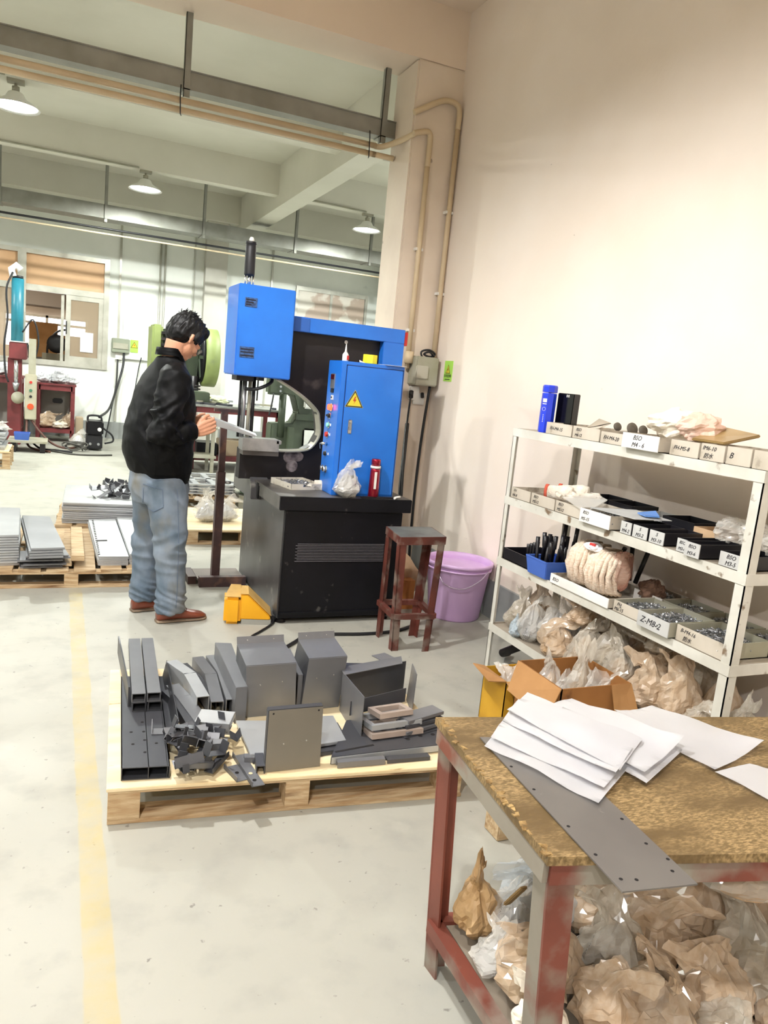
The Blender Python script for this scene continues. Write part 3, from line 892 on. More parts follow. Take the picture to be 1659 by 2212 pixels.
G().box(2.7165, 2.72, 5.125, 5.255, 1.55, 1.705).out('sticker_sheet', mat('sticker_green', '#a8dc5a', rough=.5), t)
tri_sign((2.716, 5.19, 1.61), (0, -1, 0), (0, 0, 1), .075, t, (-1, 0, 0))
text_mesh('有电危险', .028, frame_m((2.7155, 5.19, 1.59), (0, -1, 0), (0, 0, 1)), INK, t)
g = G(); g.box(2.7155, 2.7165, 5.15, 5.23, 1.562, 1.568); g.out('small_print', INK, t)

# ---------------------------------------------------------------- stool, bucket, pedal, stand
t = thing('angle_iron_stool', 'tall rust-red steel stool with grey seat in front of the press', 'stool', (1.92, 3.86, 0))
TP = [(1.80, 4.03), (1.745, 3.69), (2.065, 3.715), (2.09, 4.02)]
BT = [(1.775, 3.97), (1.76, 3.69), (1.99, 3.655), (2.05, 3.93)]
TP = [(1.795, 3.99), (1.755, 3.70), (2.05, 3.72), (2.09, 3.99)]
BT = [(1.775, 3.95), (1.765, 3.69), (1.985, 3.655), (2.02, 3.92)]
for k in range(4):
    a, b = V((*TP[k], .655)), V((*BT[k], 0))
    c = V((1.92, 3.85, 0))
    g = G()
    ix = 1 if c.x > a.x else -1
    iy = 1 if c.y > a.y else -1
    g.slab([a, a + V((.042 * ix, 0, 0)), b + V((.042 * ix, 0, 0)), b], .006, (0, iy, 0))
    g.slab([a, a + V((0, .042 * iy, 0)), b + V((0, .042 * iy, 0)), b], .006, (ix, 0, 0))
    L_ = g.out('leg', REDP, t)
for k in range(4):
    a, b = V((*TP[k], .64)), V((*TP[(k + 1) % 4], .64))
    G().beam(a, b, .008, .045).out('seat_rail', REDP, t)
    q = .30
    a = V((*TP[k], 0)).lerp(V((*BT[k], 0)), 1 - q); b = V((*TP[(k + 1) % 4], 0)).lerp(V((*BT[(k + 1) % 4], 0)), 1 - q)
    a.z = b.z = .205
    G().beam(a, b, .03, .03).out('stretcher', REDP, t)
G().slab([(x, y, .655) for x, y in TP], .008, (0, 0, 1)).out('seat', mat('worn_grey_seat', '#7b8283', '#5c6061', rough=.35, metal=.3, scale=8), t, bev=.002)

LIL = mat('lilac_plastic', '#d3b0da', '#c9a4d2', rough=.42, scale=3)
t = thing('plastic_bucket', 'lilac plastic bucket standing by the wall behind the stool', 'bucket', (2.475, 4.27, 0))
bx, by = 2.475, 4.27
G().lathe([(0, .003), (.165, .0), (.172, .01), (.212, .36), (.214, .362), (.228, .365), (.23, .385), (.22, .39), (.209, .38), (.205, .36), (.165, .02), (0, .02)], (bx, by, 0), 40).out('bucket_body', LIL, t)
G().lathe([(.214, .335), (.222, .337), (.222, .345), (.215, .347)], (bx, by, 0), 40).out('rim_ring', LIL, t)
G().tube([(bx - .21, by - .08, .36), (bx - .19, by - .17, .27), (bx - .09, by - .235, .25), (bx - .17, by - .20, .22), (bx + .0, by - .25, .30)][:3] + [(bx + .02, by - .245, .30), (bx + .1, by - .22, .36)], .0045, 6, 6).out('handle', mat('wire_handle', '#b8a7bd', rough=.3, metal=.5), t)
t = thing('waste_bag', 'tan paper sack slumped on the floor behind the stool', 'sack', (2.2, 4.5, 0))
gb = G(); gb.sphere((2.2, 4.62, .17), .15, 14, 10, (1, .8, 1.2))
for v in gb.bm.verts: v.co += V((noise.noise(v.co * 9), noise.noise(v.co * 9 + V((5, 5, 5))), noise.noise(v.co * 9 + V((9, 1, 2))))) * .05
gb.out('sack_body', BROWNP, t)
G().box(2.1, 2.24, 4.42, 4.52, 0, .2).out('orange_box', mat('orange_card', '#b07038', rough=.8), label='small orange-brown carton on the floor behind the stool', cat='box')

YP = mat('pedal_yellow', '#f2b31d', '#e6a313', rough=.45, scale=4)
YPT = mat('pedal_top_dusty', '#cfa860', '#bb9450', rough=.7, scale=9, dirt='#5a4630', dscale=10, dlo=.68, dhi=.72)
t = thing('foot_pedal', 'yellow foot pedal switch on the floor left of the press', 'pedal', (1.05, 4.32, 0), R(-12))
mm = ROOTM[t.name]
def PP(*a): return mm @ V(a)
# hood profile seen from the side, swept in depth
g = G().slab([PP(-.02, -.085, .03), PP(.16, -.085, .03), PP(.16, -.085, .055), PP(.02, -.085, .185), PP(-.02, -.085, .185)], .17, mm.to_3x3() @ V((0, 1, 0)))
g.out('pedal_hood', YP, t, bev=.006)
g = G().slab([PP(-.022, -.088, .187), PP(.024, -.088, .187), PP(.024, .088, .187), PP(-.022, .088, .187)], .004, (0, 0, 1))
g.slab([PP(.024, -.088, .187), PP(.165, -.088, .057), PP(.165, .088, .057), PP(.024, .088, .187)], .004, (0, 0, 1))
g.out('hood_top', YPT, t)
G().box(-.115, -.015, -.095, .085, .0, .165, mm).out('side_guard', YP, t, bev=.018)
G().slab([PP(-.115, -.09, .168), PP(-.02, -.09, .168), PP(-.02, .08, .195), PP(-.08, .08, .195)], .004, (0, 0, 1)).out('guard_top', YPT, t)
G().box(-.01, .165, -.084, .08, 0, .032, mm).out('pedal_base', mat('pedal_base_grey', '#9a9a92', rough=.5), t)
G().box(.165, .18, -.05, .05, 0, .05, mm).out('cable_gland', DARKP, t)
G().tube([(1.235, 4.28, .03), (1.2, 4.2, .01), (1.1, 4.08, .008), (1.03, 4.0, .008), (1.02, 3.92, .008), (1.0, 3.8, .008)], .007, 8, 8).out('floor_cord', DARKWIRE, label='black cord from the yellow pedal running towards the pallet', cat='cord')
G().tube([(2.15, 4.15, .01), (2.05, 4.05, .01), (1.9, 3.98, .01), (1.7, 3.96, .01), (1.5, 3.98, .01), (1.35, 3.98, .01), (1.25, 3.88, .01), (1.12, 3.75, .01)], .01, 8, 8).out('floor_cord', DARKWIRE, label='black cord lying on floor in front of the press cabinet', cat='cord')

BRN = mat('dark_brown_steel', '#4a3330', '#38282a', rough=.45, scale=7, dirt='#6b4a3c', dscale=9)
t = thing('support_stand', 'dark brown telescopic support stand beside the press', 'stand', (1.0, 5.12, 0))
G().beam((1.03, 5.14, .05), (1.03, 5.14, .79), .055, .055, (0, 1, 0)).out('outer_post', BRN, t)
G().beam((1.03, 5.14, .75), (1.03, 5.14, 1.20), .042, .042, (0, 1, 0)).out('inner_post', BRN, t)
G().box(.905, 1.225, 5.02, 5.07, 0, .07).out('base_bar', BRN, t)
G().box(.84, .895, 5.10, 5.34, 0, .055).out('base_bar', BRN, t)
G().box(.90, 1.22, 5.07, 5.33, .035, .05).out('base_plate', mat('dusty_plate', '#6d625b', '#7d726a', rough=.6, scale=5), t)
G().cyl((1.06, 5.11, .72), (1.09, 5.09, .72), .01, 8).out('clamp_screw', STEEL, t)
G().beam((.96, 5.14, 1.205), (1.12, 5.14, 1.205), .03, .02).out('rest_bar', BRN, t)
# ---------------------------------------------------------------- shelf rack
RACK = mat('chipped_white_rack_paint', '#d8d6cd', '#c6c3b8', rough=.5, scale=6, dirt='#7d6a55', dscale=13, dlo=.64, dhi=.7, bump=.05)
BOARD = mat('rack_board_dusty', '#a99f90', '#968b7b', rough=.6, scale=5)
SX0, SX1, SY0, SY1 = 2.176, 2.60, 1.80, 3.352
rk = thing('shelf_rack', 'long chipped off-white metal rack of screw trays along the right wall', 'shelf', ((SX0 + SX1) / 2, 2.57, 0))
for (x, ix) in ((SX0, 1), (SX1, -1)):
    for (y, iy) in ((SY0, 1), (SY1, -1)):
        g = G()
        w_ = .042 if y == SY0 else .032
        g.box(min(x, x + w_ * ix), max(x, x + w_ * ix), min(y, y + .004 * iy), max(y, y + .004 * iy), 0, 1.33)
        g.box(min(x, x + .004 * ix), max(x, x + .004 * ix), min(y, y + w_ * iy), max(y, y + w_ * iy), 0, 1.33)
        g.out('post', RACK, rk)
LEV = (1.33, .972, .64, .272)
for z in LEV:
    g = G()
    g.box(SX0 + .004, SX1 - .004, SY0 + .004, SY1 - .004, z - .006, z)
    b = g.out('shelf_board', BOARD, rk)
    g = G()
    g.box(SX0 - .003, SX0 + .001, SY0 - .002, SY1 + .002, z - .040, z + .001)
    g.out('front_lip', RACK, b)
    G().box(SX0, SX1, SY0 - .003, SY0 + .001, z - .040, z + .001).out('end_lip', RACK, b)
    G().box(SX0, SX1, SY1 - .001, SY1 + .003, z - .040, z + .001).out('end_lip', RACK, b)
    G().box(SX1 - .001, SX1 + .003, SY0, SY1, z - .040, z + .001).out('rear_lip', RACK, b)
HMARK = mat('hand_marker', '#26242a', rough=.8)
DUSTY = mat('grimy_tray_card', '#c9c0b2', '#b7ad9d', rough=.85, scale=7, dirt='#7f7365', dscale=12, dlo=.56, dhi=.7)
WHITEC = mat('clean_white_card', '#efedea', '#e2dfda', rough=.8, scale=7)
GREYC = mat('grey_label_card', '#c4c4c2', '#b4b4b2', rough=.8, scale=7)
BLKT = mat('black_tray', '#15141a', rough=.4)
def stray(y0, y1, z, h, lines, label, front=DUSTY, body=None, x0=SX0 + .006, depth=.24, tsz=.024, content=None, tz=.5, name='screw_tray', group=None, seed=1, al=.5):
    """open tray on the rack; its written front faces the aisle (-X)"""
    t = thing(name, label, 'tray', (x0 + depth / 2, (y0 + y1) / 2, z))
    ya, yb = y0 + .003, y1 - .003
    body = body or front
    g = G()
    g.box(x0 + .004, x0 + depth, ya, yb, z + .001, z + .004)
    g.box(x0 + .004, x0 + depth, ya, ya + .004, z + .001, z + h)
    g.box(x0 + .004, x0 + depth, yb - .004, yb, z + .001, z + h)
    g.box(x0 + depth - .004, x0 + depth, ya, yb, z + .001, z + h)
    g.out('tray_body', body, t)
    G().box(x0, x0 + .004, ya, yb, z + .001, z + h).out('tray_front', front, t, bev=.0008)
    n = len(lines)
    for i, s in enumerate(lines):
        zz = z + h * (1 - (i + .6) / (n + .2))
        yy = yb - (yb - ya) * al
        text_mesh(s, tsz, frame_m((x0 - .0008, yy, zz), (0, -1, 0), (0, 0, 1)) @ Euler((0, 0, -.03 + .05 * (i % 2))).to_matrix().to_4x4(), HMARK, t, bold=0, shear=.3)
    if content: screws(t, x0 + .012, x0 + depth - .01, ya + .01, yb - .01, z + h * .5, content, seed, size=.013, heap=h * .45)
    return t
B_ = BLKT
TT = 1.331
stray(2.875, 3.083, TT, .056, ['FH-M4-15'], 'grimy paper tray marked FH-M4-15 on the top shelf', al=.4)
stray(2.675, 2.872, TT, .056, ['BSO', 'M4-12'], 'grimy paper tray marked M4-12 with folded scrap on the top shelf', al=.22, tsz=.02)
stray(2.495, 2.672, TT, .05, ['FH-M4-20'], 'grimy paper tray marked FH-M4-20 on the top shelf', al=.4)
stray(2.275, 2.492, TT, .062, ['BSO', '  M4 - 6'], 'clean white tray marked BSO M4-6 jutting from the top shelf', front=WHITEC, body=DUSTY, x0=SX0 - .03, tsz=.027, al=.42)
stray(2.105, 2.255, TT, .060, ['FH-M5-8'], 'grimy paper tray marked FH-M5-8 on the top shelf', al=.4, tsz=.022)
stray(1.985, 2.102, TT, .062, ['IM6-10', '防水'], 'grimy paper tray marked IM6-10 on the top shelf', al=.35, tsz=.022)
stray(1.87, 1.982, TT, .064, ['B'], 'grimy paper tray marked with single letter B on the top shelf', al=.2, tsz=.03)
stray(1.70, 1.868, TT, .064, [' '], 'blank paper tray at the near end of the top shelf', content=60)
T2 = .973
stray(3.135, 3.315, T2, .055, ['FH', 'M4-8'], 'faded tray marked FH M4-8 at far end of the second shelf', al=.2, tsz=.02)
stray(2.928, 3.13, T2, .055, ['BSO', 'M5-12'], 'faded tray marked M5-12 under the cotton gloves', al=.2, tsz=.02)
stray(2.72, 2.925, T2, .055, ['BSO', 'M5-12'], 'faded tray marked M5-12 under the clear plastic pouch', al=.2, tsz=.02)
stray(2.49, 2.70, T2, .062, ['BSO', 'M5-15'], 'pale tray marked BSO M5-15 with silver screws jutting from the second shelf', front=WHITEC, body=DUSTY, x0=SX0 - .025, al=.2, tsz=.021, content=120)
stray(2.392, 2.462, T2, .052, ['5', 'M4-2'], 'small grey tray marked 5 M4-2 on the second shelf', front=GREYC, body=B_, tsz=.021, depth=.2)
stray(2.298, 2.388, T2, .052, ['5', 'M3-2'], 'small grey tray marked 5 M3-2 on the second shelf', front=GREYC, body=B_, tsz=.021, depth=.2)
stray(2.205, 2.291, T2, .052, ['S', 'M3-10'], 'black tray with grey front marked M3-10 on the second shelf', front=GREYC, body=B_, tsz=.021, depth=.2)
stray(2.08, 2.142, T2, .052, ['BSO', 'M3-8'], 'black tray with grey front marked M3-8 on the second shelf', front=GREYC, body=B_, tsz=.017, depth=.2)
stray(1.998, 2.077, T2, .055, ['BSO', 'M3-6'], 'black tray marked BSO M3-6 jutting from the second shelf', front=GREYC, body=B_, x0=SX0 - .02, tsz=.019, depth=.22)
stray(1.828, 1.935, T2, .052, ['BSO', 'M3-5'], 'black tray marked BSO M3-5 beside the near post of second shelf', front=GREYC, body=B_, tsz=.022, depth=.2)
for i, (y0, y1, m_) in enumerate(((3.05, 3.28, DUSTY), (2.86, 3.04, BLKT), (2.68, 2.85, BLKT), (2.50, 2.67, GREYC), (2.30, 2.49, BLKT))):
    stray(y0, y1, T2, .075 if m_ is BLKT else .06, ['5' if m_ is GREYC else ' '], ['rear dusty tray at the far end of the second shelf', 'tall black rear tray behind the cotton gloves',
          'tall black rear tray behind the clear pouch', 'grey rear tray marked 5 on the second shelf', 'tall black rear tray behind the blue scraper'][i], front=m_, x0=2.43, depth=.16)
stray(2.14, 2.28, T2, .07, [' '], 'brown rear box beside the tangled plastic wrap', front=BROWNP, x0=2.40, depth=.18)
T3 = .641
stray(2.44, 2.865, T3, .045, ['BSO'], 'shallow white tray holding the cotton glove bundle on third shelf', front=WHITEC, body=DUSTY, x0=SX0 - .012, depth=.30, al=.1, tsz=.024)
stray(2.255, 2.432, T3, .048, ['FH', 'M6-15'], 'worn tray marked FH M6-15 with silver screws on the third shelf', body=GREYBOX, al=.2, content=160, tsz=.021, seed=3, depth=.22)
stray(2.075, 2.252, T3, .062, ['Z-M8-2'], 'grey tray in large letters Z-M8-2 jutting from the third shelf', front=GREYC, body=GREYBOX, x0=SX0 - .025, al=.42, content=230, tsz=.036, seed=4, depth=.24)
stray(1.84, 2.072, T3, .062, ['B-M4-16', '防水'], 'torn tray marked B-M4-16 heaped with silver screws on third shelf', body=GREYBOX, al=.25, content=260, tsz=.021, seed=5, depth=.23)
stray(2.40, 2.58, T3, .05, ['BSO-M4-10'], 'rear white tray marked BSO-M4-10 on the third shelf', front=WHITEC, body=DUSTY, x0=2.42, depth=.16, content=90, tsz=.022, seed=6)
stray(2.21, 2.395, T3, .05, [' '], 'rear grey tray of dark screws behind the FH M6-15 tray', front=GREYBOX, x0=2.42, depth=.16, content=90, seed=7)
stray(2.0, 2.205, T3, .05, [' '], 'rear grey tray of dark screws behind the Z-M8-2 tray', front=GREYBOX, x0=2.42, depth=.16, content=90, seed=8)
stray(1.83, 1.995, T3, .05, [' '], 'rear grey tray of screws beyond the near rack post', front=GREYBOX, x0=2.42, depth=.16, content=120, seed=9)
# things on the top shelf
t = thing('thermos_flask', 'blue octagonal thermos flask standing at far end of top shelf', 'flask', (2.23, 3.13, TT))
TB = mat('thermos_blue', '#1f3fd8', '#1a37c8', rough=.3, scale=3, coat=.3)
cx, cy = 2.215, 3.135
G().lathe([(0, TT), (.034, TT), (.036, TT + .004), (.036, TT + .19), (.034, TT + .194), (0, TT + .194)], (cx, cy, 0), 8, smooth=False).out('flask_body', TB, t)
G().lathe([(0, TT + .194), (.037, TT + .197), (.037, TT + .225), (.033, TT + .232), (0, TT + .232)], (cx, cy, 0), 8, smooth=False).out('lid', TB, t)
nf = V((-.9239, -.3827, 0)); uf = V((.3827, -.9239, 0))
fo = V((cx, cy, 0)) + nf * .0336
def dec(u0, u1, z0, z1, m_, nm):
    g = G(); a = fo + uf * u0; b = fo + uf * u1
    g.slab([a + V((0, 0, z0)), b + V((0, 0, z0)), b + V((0, 0, z1)), a + V((0, 0, z1))], .0006, nf); g.out(nm, m_, t)
dec(-.011, .011, TT + .148, TT + .166, WHITE, 'white_label')
dec(-.011, .011, TT + .138, TT + .142, WHITE, 'white_line')
g = G()
for k in range(16):
    a0, a1 = k * math.pi / 8, (k + 1) * math.pi / 8
    g.beam(fo + nf * .0008 + uf * math.cos(a0) * .009 + V((0, 0, TT + .115 + .009 * math.sin(a0))), fo + nf * .0008 + uf * math.cos(a1) * .009 + V((0, 0, TT + .115 + .009 * math.sin(a1))), .001, .002, nf)
g.out('round_emblem', WHITE, t)
for k in range(5): dec(-.002, .002, TT + .052 + k * .008, TT + .056 + k * .008, WHITE, 'print_dot')
t = thing('black_box', 'glossy black upright case behind the blue thermos flask', 'box', (2.28, 3.05, TT))
g = G(); g.obox((2.30, 3.09, TT + .10), (.05, .10, .20), (0, 0, R(15))); g.out('case_body', mat('glossy_black', '#0c0b0e', rough=.15), t, bev=.003)
g = G()
for k in range(6): g.obox((2.275 + .001 * k, 3.125 - .012 * k, TT + .188), (.004, .006, .012), (0, 0, R(15)))
g.out('case_print', GREYC, t, kind='stuff')
for i, (x, y, r_) in enumerate(((2.33, 2.65, .028), (2.34, 2.76, .02), (2.32, 2.57, .022))):
    G().lathe([(0, 0), (r_, 0), (r_, .008), (r_ * .3, .01), (0, .01)], (x, y, 0), 20, Matrix.Translation((0, 0, TT + .07)) @ Matrix.Rotation(R(70), 4, 'X')).out('grinding_disc', mat('disc_brown', '#5d554a', rough=.8),
        label=['large round grey-brown disc in the M4-20 tray on top shelf', 'smaller round disc in the M4-12 tray on top shelf', 'small disc beside the crumpled white wrap on top shelf'][i], cat='disc')
g = G().slab([(2.20, 2.80, TT + .05), (2.28, 2.79, TT + .075), (2.27, 2.72, TT + .085), (2.19, 2.70, TT + .06)], .002)
g.slab([(2.20, 2.80, TT + .052), (2.23, 2.755, TT + .10), (2.27, 2.72, TT + .085), (2.28, 2.79, TT + .075)], .002)
g.out('paper_scrap', DUSTY, label='folded pale scrap standing in the M4-12 tray', cat='paper')
def crumple(x, y, z, sx, sy, sz, m_, label, cat, name, seed, n=30, rows=20, amp=.36, freq=2.4, flat=True, par=None):
    g = G()
    off = V((seed * 3.1, seed * 1.7, seed * .9))
    rs = []
    for j in range(rows):
        v = j / (rows - 1)
        ring = []
        for k in range(n):
            t_ = 2 * math.pi * k / n
            ph = math.pi * v
            p = V((math.cos(t_) * math.sin(ph), math.sin(t_) * math.sin(ph), -math.cos(ph)))
            f = 1 + amp * noise.noise(p * freq + off) + amp * .6 * abs(noise.noise(p * freq * 2.3 + off)) - amp * .15
            q = V((p.x * sx * f, p.y * sy * f, (p.z * f * .5 + .5) * sz))
            q.z = max(q.z, 0)
            ring.append(g.bm.verts.new(q + V((x, y, z))))
        rs.append(ring)
    for a, b in zip(rs, rs[1:]):
        for k in range(n): g.bm.faces.new((a[k], a[(k + 1) % n], b[(k + 1) % n], b[k]))
    bmesh.ops.remove_doubles(g.bm, verts=g.bm.verts, dist=.0004)
    return g.out(name, m_, par, label=label, cat=cat, smooth=not flat)
CREAM = mat('cream_crumpled_wrap', '#f1e9da', '#e6dccb', rough=.4, spec=.6, scale=8)
crumple(2.36, 2.42, TT + .055, .085, .125, .12, CREAM, 'crumpled white plastic wrap heaped on the M4-6 tray', 'wrap', 'crumpled_wrap', 2)
crumple(2.34, 2.27, TT + .055, .075, .095, .115, mat('pinkish_paper', '#e3c3b2', '#d8b5a2', rough=.6, scale=5), 'pinkish crumpled paper bag on the top shelf', 'bag', 'paper_bag', 5, amp=.28)
g = G().slab([(2.25, 2.22, TT + .06), (2.25, 2.06, TT + .06), (2.42, 2.05, TT + .10), (2.42, 2.23, TT + .115)], .012)
g.out('brown_envelope', mat('brown_glossy_wrap', '#a58a5c', '#8f7546', rough=.3, scale=6), label='flat brown wrapped packet lying on the M5-8 tray', cat='packet', bev=.004)
crumple(2.30, 1.83, TT + .05, .06, .06, .065, FILM, 'clear crumpled plastic in near end tray of the top shelf', 'bag', 'plastic_wrap', 9)
# second shelf extras
for i, (bx_, by_, an) in enumerate(((2.25, 2.95, -75), (2.30, 2.90, -68))):
    glove('work_glove', ['cotton glove with red cuff hanging over second shelf trays, front one', 'cotton glove with red cuff on second shelf trays, rear one'][i], (bx_, by_, T2 + .06 + .012 * i), R(an), COTTON, s=1.05)
g = G().slab([(2.16, 2.85, T2 + .085), (2.18, 2.69, T2 + .035), (2.28, 2.68, T2 + .10), (2.32, 2.80, T2 + .105)], .004)
for v in g.bm.verts: v.co += V((0, 0, .01 * noise.noise(v.co * 30)))
g.out('plastic_pouch', FILM, label='flat clear plastic pouch lying over the second shelf trays', cat='bag')
G().slab([(2.19, 2.68, T2 + .064), (2.22, 2.42, T2 + .064), (2.38, 2.38, T2 + .068), (2.40, 2.62, T2 + .068)], .003).out('sheet_cover', GREYC, label='thin grey sheet covering part of the M5-15 tray', cat='sheet')
G().slab([(2.30, 2.50, T2 + .075), (2.28, 2.43, T2 + .075), (2.33, 2.40, T2 + .078), (2.37, 2.47, T2 + .09)], .006).out('scraper', mat('scraper_blue', '#5f8ed4', rough=.4), label='small blue plastic scraper on the second shelf', cat='scraper')
for i, (x, y, s_) in enumerate(((2.40, 2.08, .07), (2.42, 1.96, .085), (2.40, 1.87, .06))):
    crumple(x, y, T2 + .04, s_, s_, .10, FILM, ['tangled clear plastic wrap behind the M3-8 tray', 'tangled clear plastic wrap behind the M3-6 tray', 'clear plastic wrap beside the near post of second shelf'][i], 'wrap', 'plastic_wrap', 11 + i, flat=True)
# third shelf: black long tray, blue bin with black rods, cotton gloves bundle
t = thing('black_tray', 'long black tray at the far end of the third shelf', 'tray', (2.3, 3.16, T3))
g = G()
g.box(2.185, 2.42, 3.06, 3.32, T3 + .001, T3 + .005)
g.box(2.185, 2.19, 3.06, 3.32, T3, T3 + .06); g.box(2.415, 2.42, 3.06, 3.32, T3, T3 + .06); g.box(2.185, 2.42, 3.06, 3.065, T3, T3 + .06); g.box(2.185, 2.42, 3.315, 3.32, T3, T3 + .06)
g.out('tray_body', BLKT, t)
BB = mat('bin_blue_plastic', '#4a6fc6', '#4165b8', rough=.4, scale=3)
t = thing('blue_bin', 'blue plastic parts bin holding black rods on the third shelf', 'bin', (2.26, 2.96, T3))
g = G()
def taper_bin(g, x0, x1, y0, y1, z0, z1, tp=.012, w=.003):
    def q(a, z): return [(x0 + tp * (1 - a), y0 + tp * (1 - a), z), (x1 - tp * (1 - a), y0 + tp * (1 - a), z), (x1 - tp * (1 - a), y1 - tp * (1 - a), z), (x0 + tp * (1 - a), y1 - tp * (1 - a), z)]
    b, tt = q(0, z0), q(1, z1)
    for i in range(4):
        j = (i + 1) % 4
        g.slab([b[i], b[j], tt[j], tt[i]], w)
    g.slab(b, w, (0, 0, 1))
    for i in range(4): g.beam(tt[i], tt[(i + 1) % 4], .010, .006)
taper_bin(g, 2.15, 2.33, 2.885, 3.055, T3 + .002, T3 + .085)
g.out('bin_body', BB, t)
rnd = random.Random(4)
BLKR = mat('black_rod', '#1b1a1e', rough=.35)
for i in range(13):
    x, y = 2.185 + .035 * (i % 4) + rnd.uniform(-.004, .004), 2.91 + .034 * (i // 4) + rnd.uniform(-.003, .003)
    hgt = rnd.uniform(.15, .22) + (.05 if i in (3, 6, 9) else 0)
    dx, dy = rnd.uniform(-.02, .02), rnd.uniform(-.015, .015)
    g = G().rings([(x, y, T3 + .01), (x + dx, y + dy, T3 + hgt * .72), (x + dx * 1.3, y + dy * 1.3, T3 + hgt * .73), (x + dx * 1.6, y + dy * 1.6, T3 + hgt + .01)], [.0085, .0085, .0105, .0105], 10)
    g.out('steel_rod', BLKR, label='black rod standing upright in the blue bin on the third shelf', cat='rod', group='black rods in the blue bin')
for i in range(4):
    y = 3.08 + i * .025
    G().rings([(2.23, y, T3 + .008), (2.225, y, T3 + .13 - .01 * i), (2.225, y, T3 + .145 - .01 * i)], [.010, .010, .011], 10).out('steel_rod', BLKR,
        label='black rod standing in the long black tray beside the blue bin', cat='rod', group='black rods in the long black tray')
for i, (y, a) in enumerate(((2.79, .5), (2.62, .35), (2.66, -.2))):
    G().rings([(2.46, y, T3 + .06), (2.47, y - a * .12, T3 + .20 + .02 * i)], .011, 8).out('steel_rod', BLKR, label=['black rod leaning behind the cotton bundle, leftmost', 'black rod leaning behind the cotton bundle, middle', 'black rod leaning behind the cotton bundle, nearest'][i], cat='rod')
# bundle of cotton gloves: two fat strands of folded knit
t = thing('glove_bundle', 'plastic-wrapped bundle of cream cotton gloves on the third shelf', 'gloves', (2.3, 2.66, T3 + .03))
KN = mat('cream_knit', '#f3e2cf', '#e7cfb8', rough=.9, scale=26, bump=.5, bscale=60, stretch=(1, 1, 4))
for (yy, rr, hh) in ((2.755, .072, .185), (2.61, .078, .18)):
    for k in range(13):
        an = (k - 6) * .24
        cx_, cy_ = 2.285 - math.cos(an) * rr, yy + math.sin(an) * rr
        bul = .014 * math.sin(k * 2.1)
        G().rings([(cx_ + .03, cy_, T3 + .03), (cx_ - .004, cy_, T3 + .045), (cx_ - .016 - bul, cy_ + .004, T3 + .03 + hh * .45), (cx_ - .004, cy_, T3 + .03 + hh * .8), (cx_ + .03, yy + (cy_ - yy) * .7, T3 + .03 + hh * (1 - .02 * (k % 3))), (cx_ + .10, yy + (cy_ - yy) * .4, T3 + .03 + hh * .96)],
                  [.009, .0115, .0125, .012, .0115, .009], 8).out('folded_glove', KN, t)
    crumple(2.32, yy, T3 + .035, rr * .95, rr * .95, hh * .95, KN, None, None, 'glove_core', int(yy * 10), amp=.12, par=t, flat=False)
crumple(2.23, 2.665, T3 + .20, .035, .05, .04, PAPER, None, None, 'paper_tag', 3, amp=.3, par=t)
G().obox((2.215, 2.65, T3 + .232), (.02, .03, .012), (0, .3, .2)).out('red_print', REDS, t)
crumple(2.30, 2.545, T3 + .05, .055, .035, .18, mat('reddish_film', '#d79a86', rough=.2, alpha=.3), None, None, 'wrapper', 8, amp=.3, par=t)
crumple(2.45, 2.50, T3 + .002, .05, .06, .10, mat('brown_rag', '#7a5d4c', '#5f4638', rough=.9, scale=9), 'crumpled brown rag behind the cotton glove bundle', 'rag', 'cloth_rag', 6, amp=.4)

# bags piled on the bottom shelf
T4 = .273
BL = [
 (2.38, 3.20, 0, .20, .33, FILMT, BROWNP, 'sack', 'tall tan bag in the far corner of the bottom shelf'),
 (2.27, 3.22, 0, .16, .27, BAGGREY, SCREWBR, 'sack', 'bag of brassy screws beside the far post of bottom shelf'),
 (2.23, 3.06, 0, .17, .30, FILM, SCREWB, 'sack', 'open clear bag of silver screws near the far post of bottom shelf'),
 (2.19, 3.12, .0, .09, .12, mat('pale_blue_film', '#cfe2ee', rough=.2, alpha=.5), SCREWB, 'pillow', 'small pale blue bag of screws on the far shelf lip'),
 (2.33, 2.95, 0, .19, .33, FILM, SCREWB, 'pillow', 'tall clear pouch with silver screws at its bottom on bottom shelf'),
 (2.24, 2.83, 0, .22, .24, FILMT, BROWNP, 'round', 'squat tan bag in front of the tall clear pouch'),
 (2.45, 2.83, 0, .17, .34, FILMT, BROWNP, 'sack', None), (2.26, 2.65, 0, .21, .30, BAGGREY, BROWNP, 'sack', None), (2.45, 2.66, 0, .19, .33, FILMT, BROWNP, 'pillow', None),
 (2.30, 2.53, .02, .20, .33, BAGGREY, SCREWBR, 'sack', None), (2.47, 2.50, 0, .18, .32, FILMT, BROWNP, 'round', None), (2.26, 2.41, 0, .19, .29, BAGGREY, BROWNP, 'sack', None),
 (2.45, 2.34, 0, .19, .32, FILMT, BROWNP, 'sack', None), (2.27, 2.24, 0, .19, .26, FILMT, BROWNP, 'round', None), (2.46, 2.17, 0, .2, .33, BAGGREY, BROWNP, 'sack', None),
 (2.28, 2.09, 0, .17, .32, FILMT, BROWNP, 'pillow', 'upright brown paper packet near the near end of bottom shelf'), (2.42, 2.0, 0, .17, .30, FILMT, BROWNP, 'sack', None),
 (2.25, 1.95, 0, .17, .20, BAGGREY, BROWNP, 'sack', 'greyish bag of parts beside the near post of bottom shelf'), (2.36, 1.87, 0, .14, .24, BAGGREY, SCREWBR, 'sack', None),
 (2.28, 2.72, .20, .15, .14, FILMT, BROWNP, 'round', None), (2.35, 2.30, .22, .14, .12, BAGGREY, BROWNP, 'sack', None),
]
rnd = random.Random(12)
ORD = ['first', 'second', 'third', 'fourth', 'fifth', 'sixth', 'seventh', 'eighth', 'ninth', 'tenth', 'eleventh', 'twelfth']
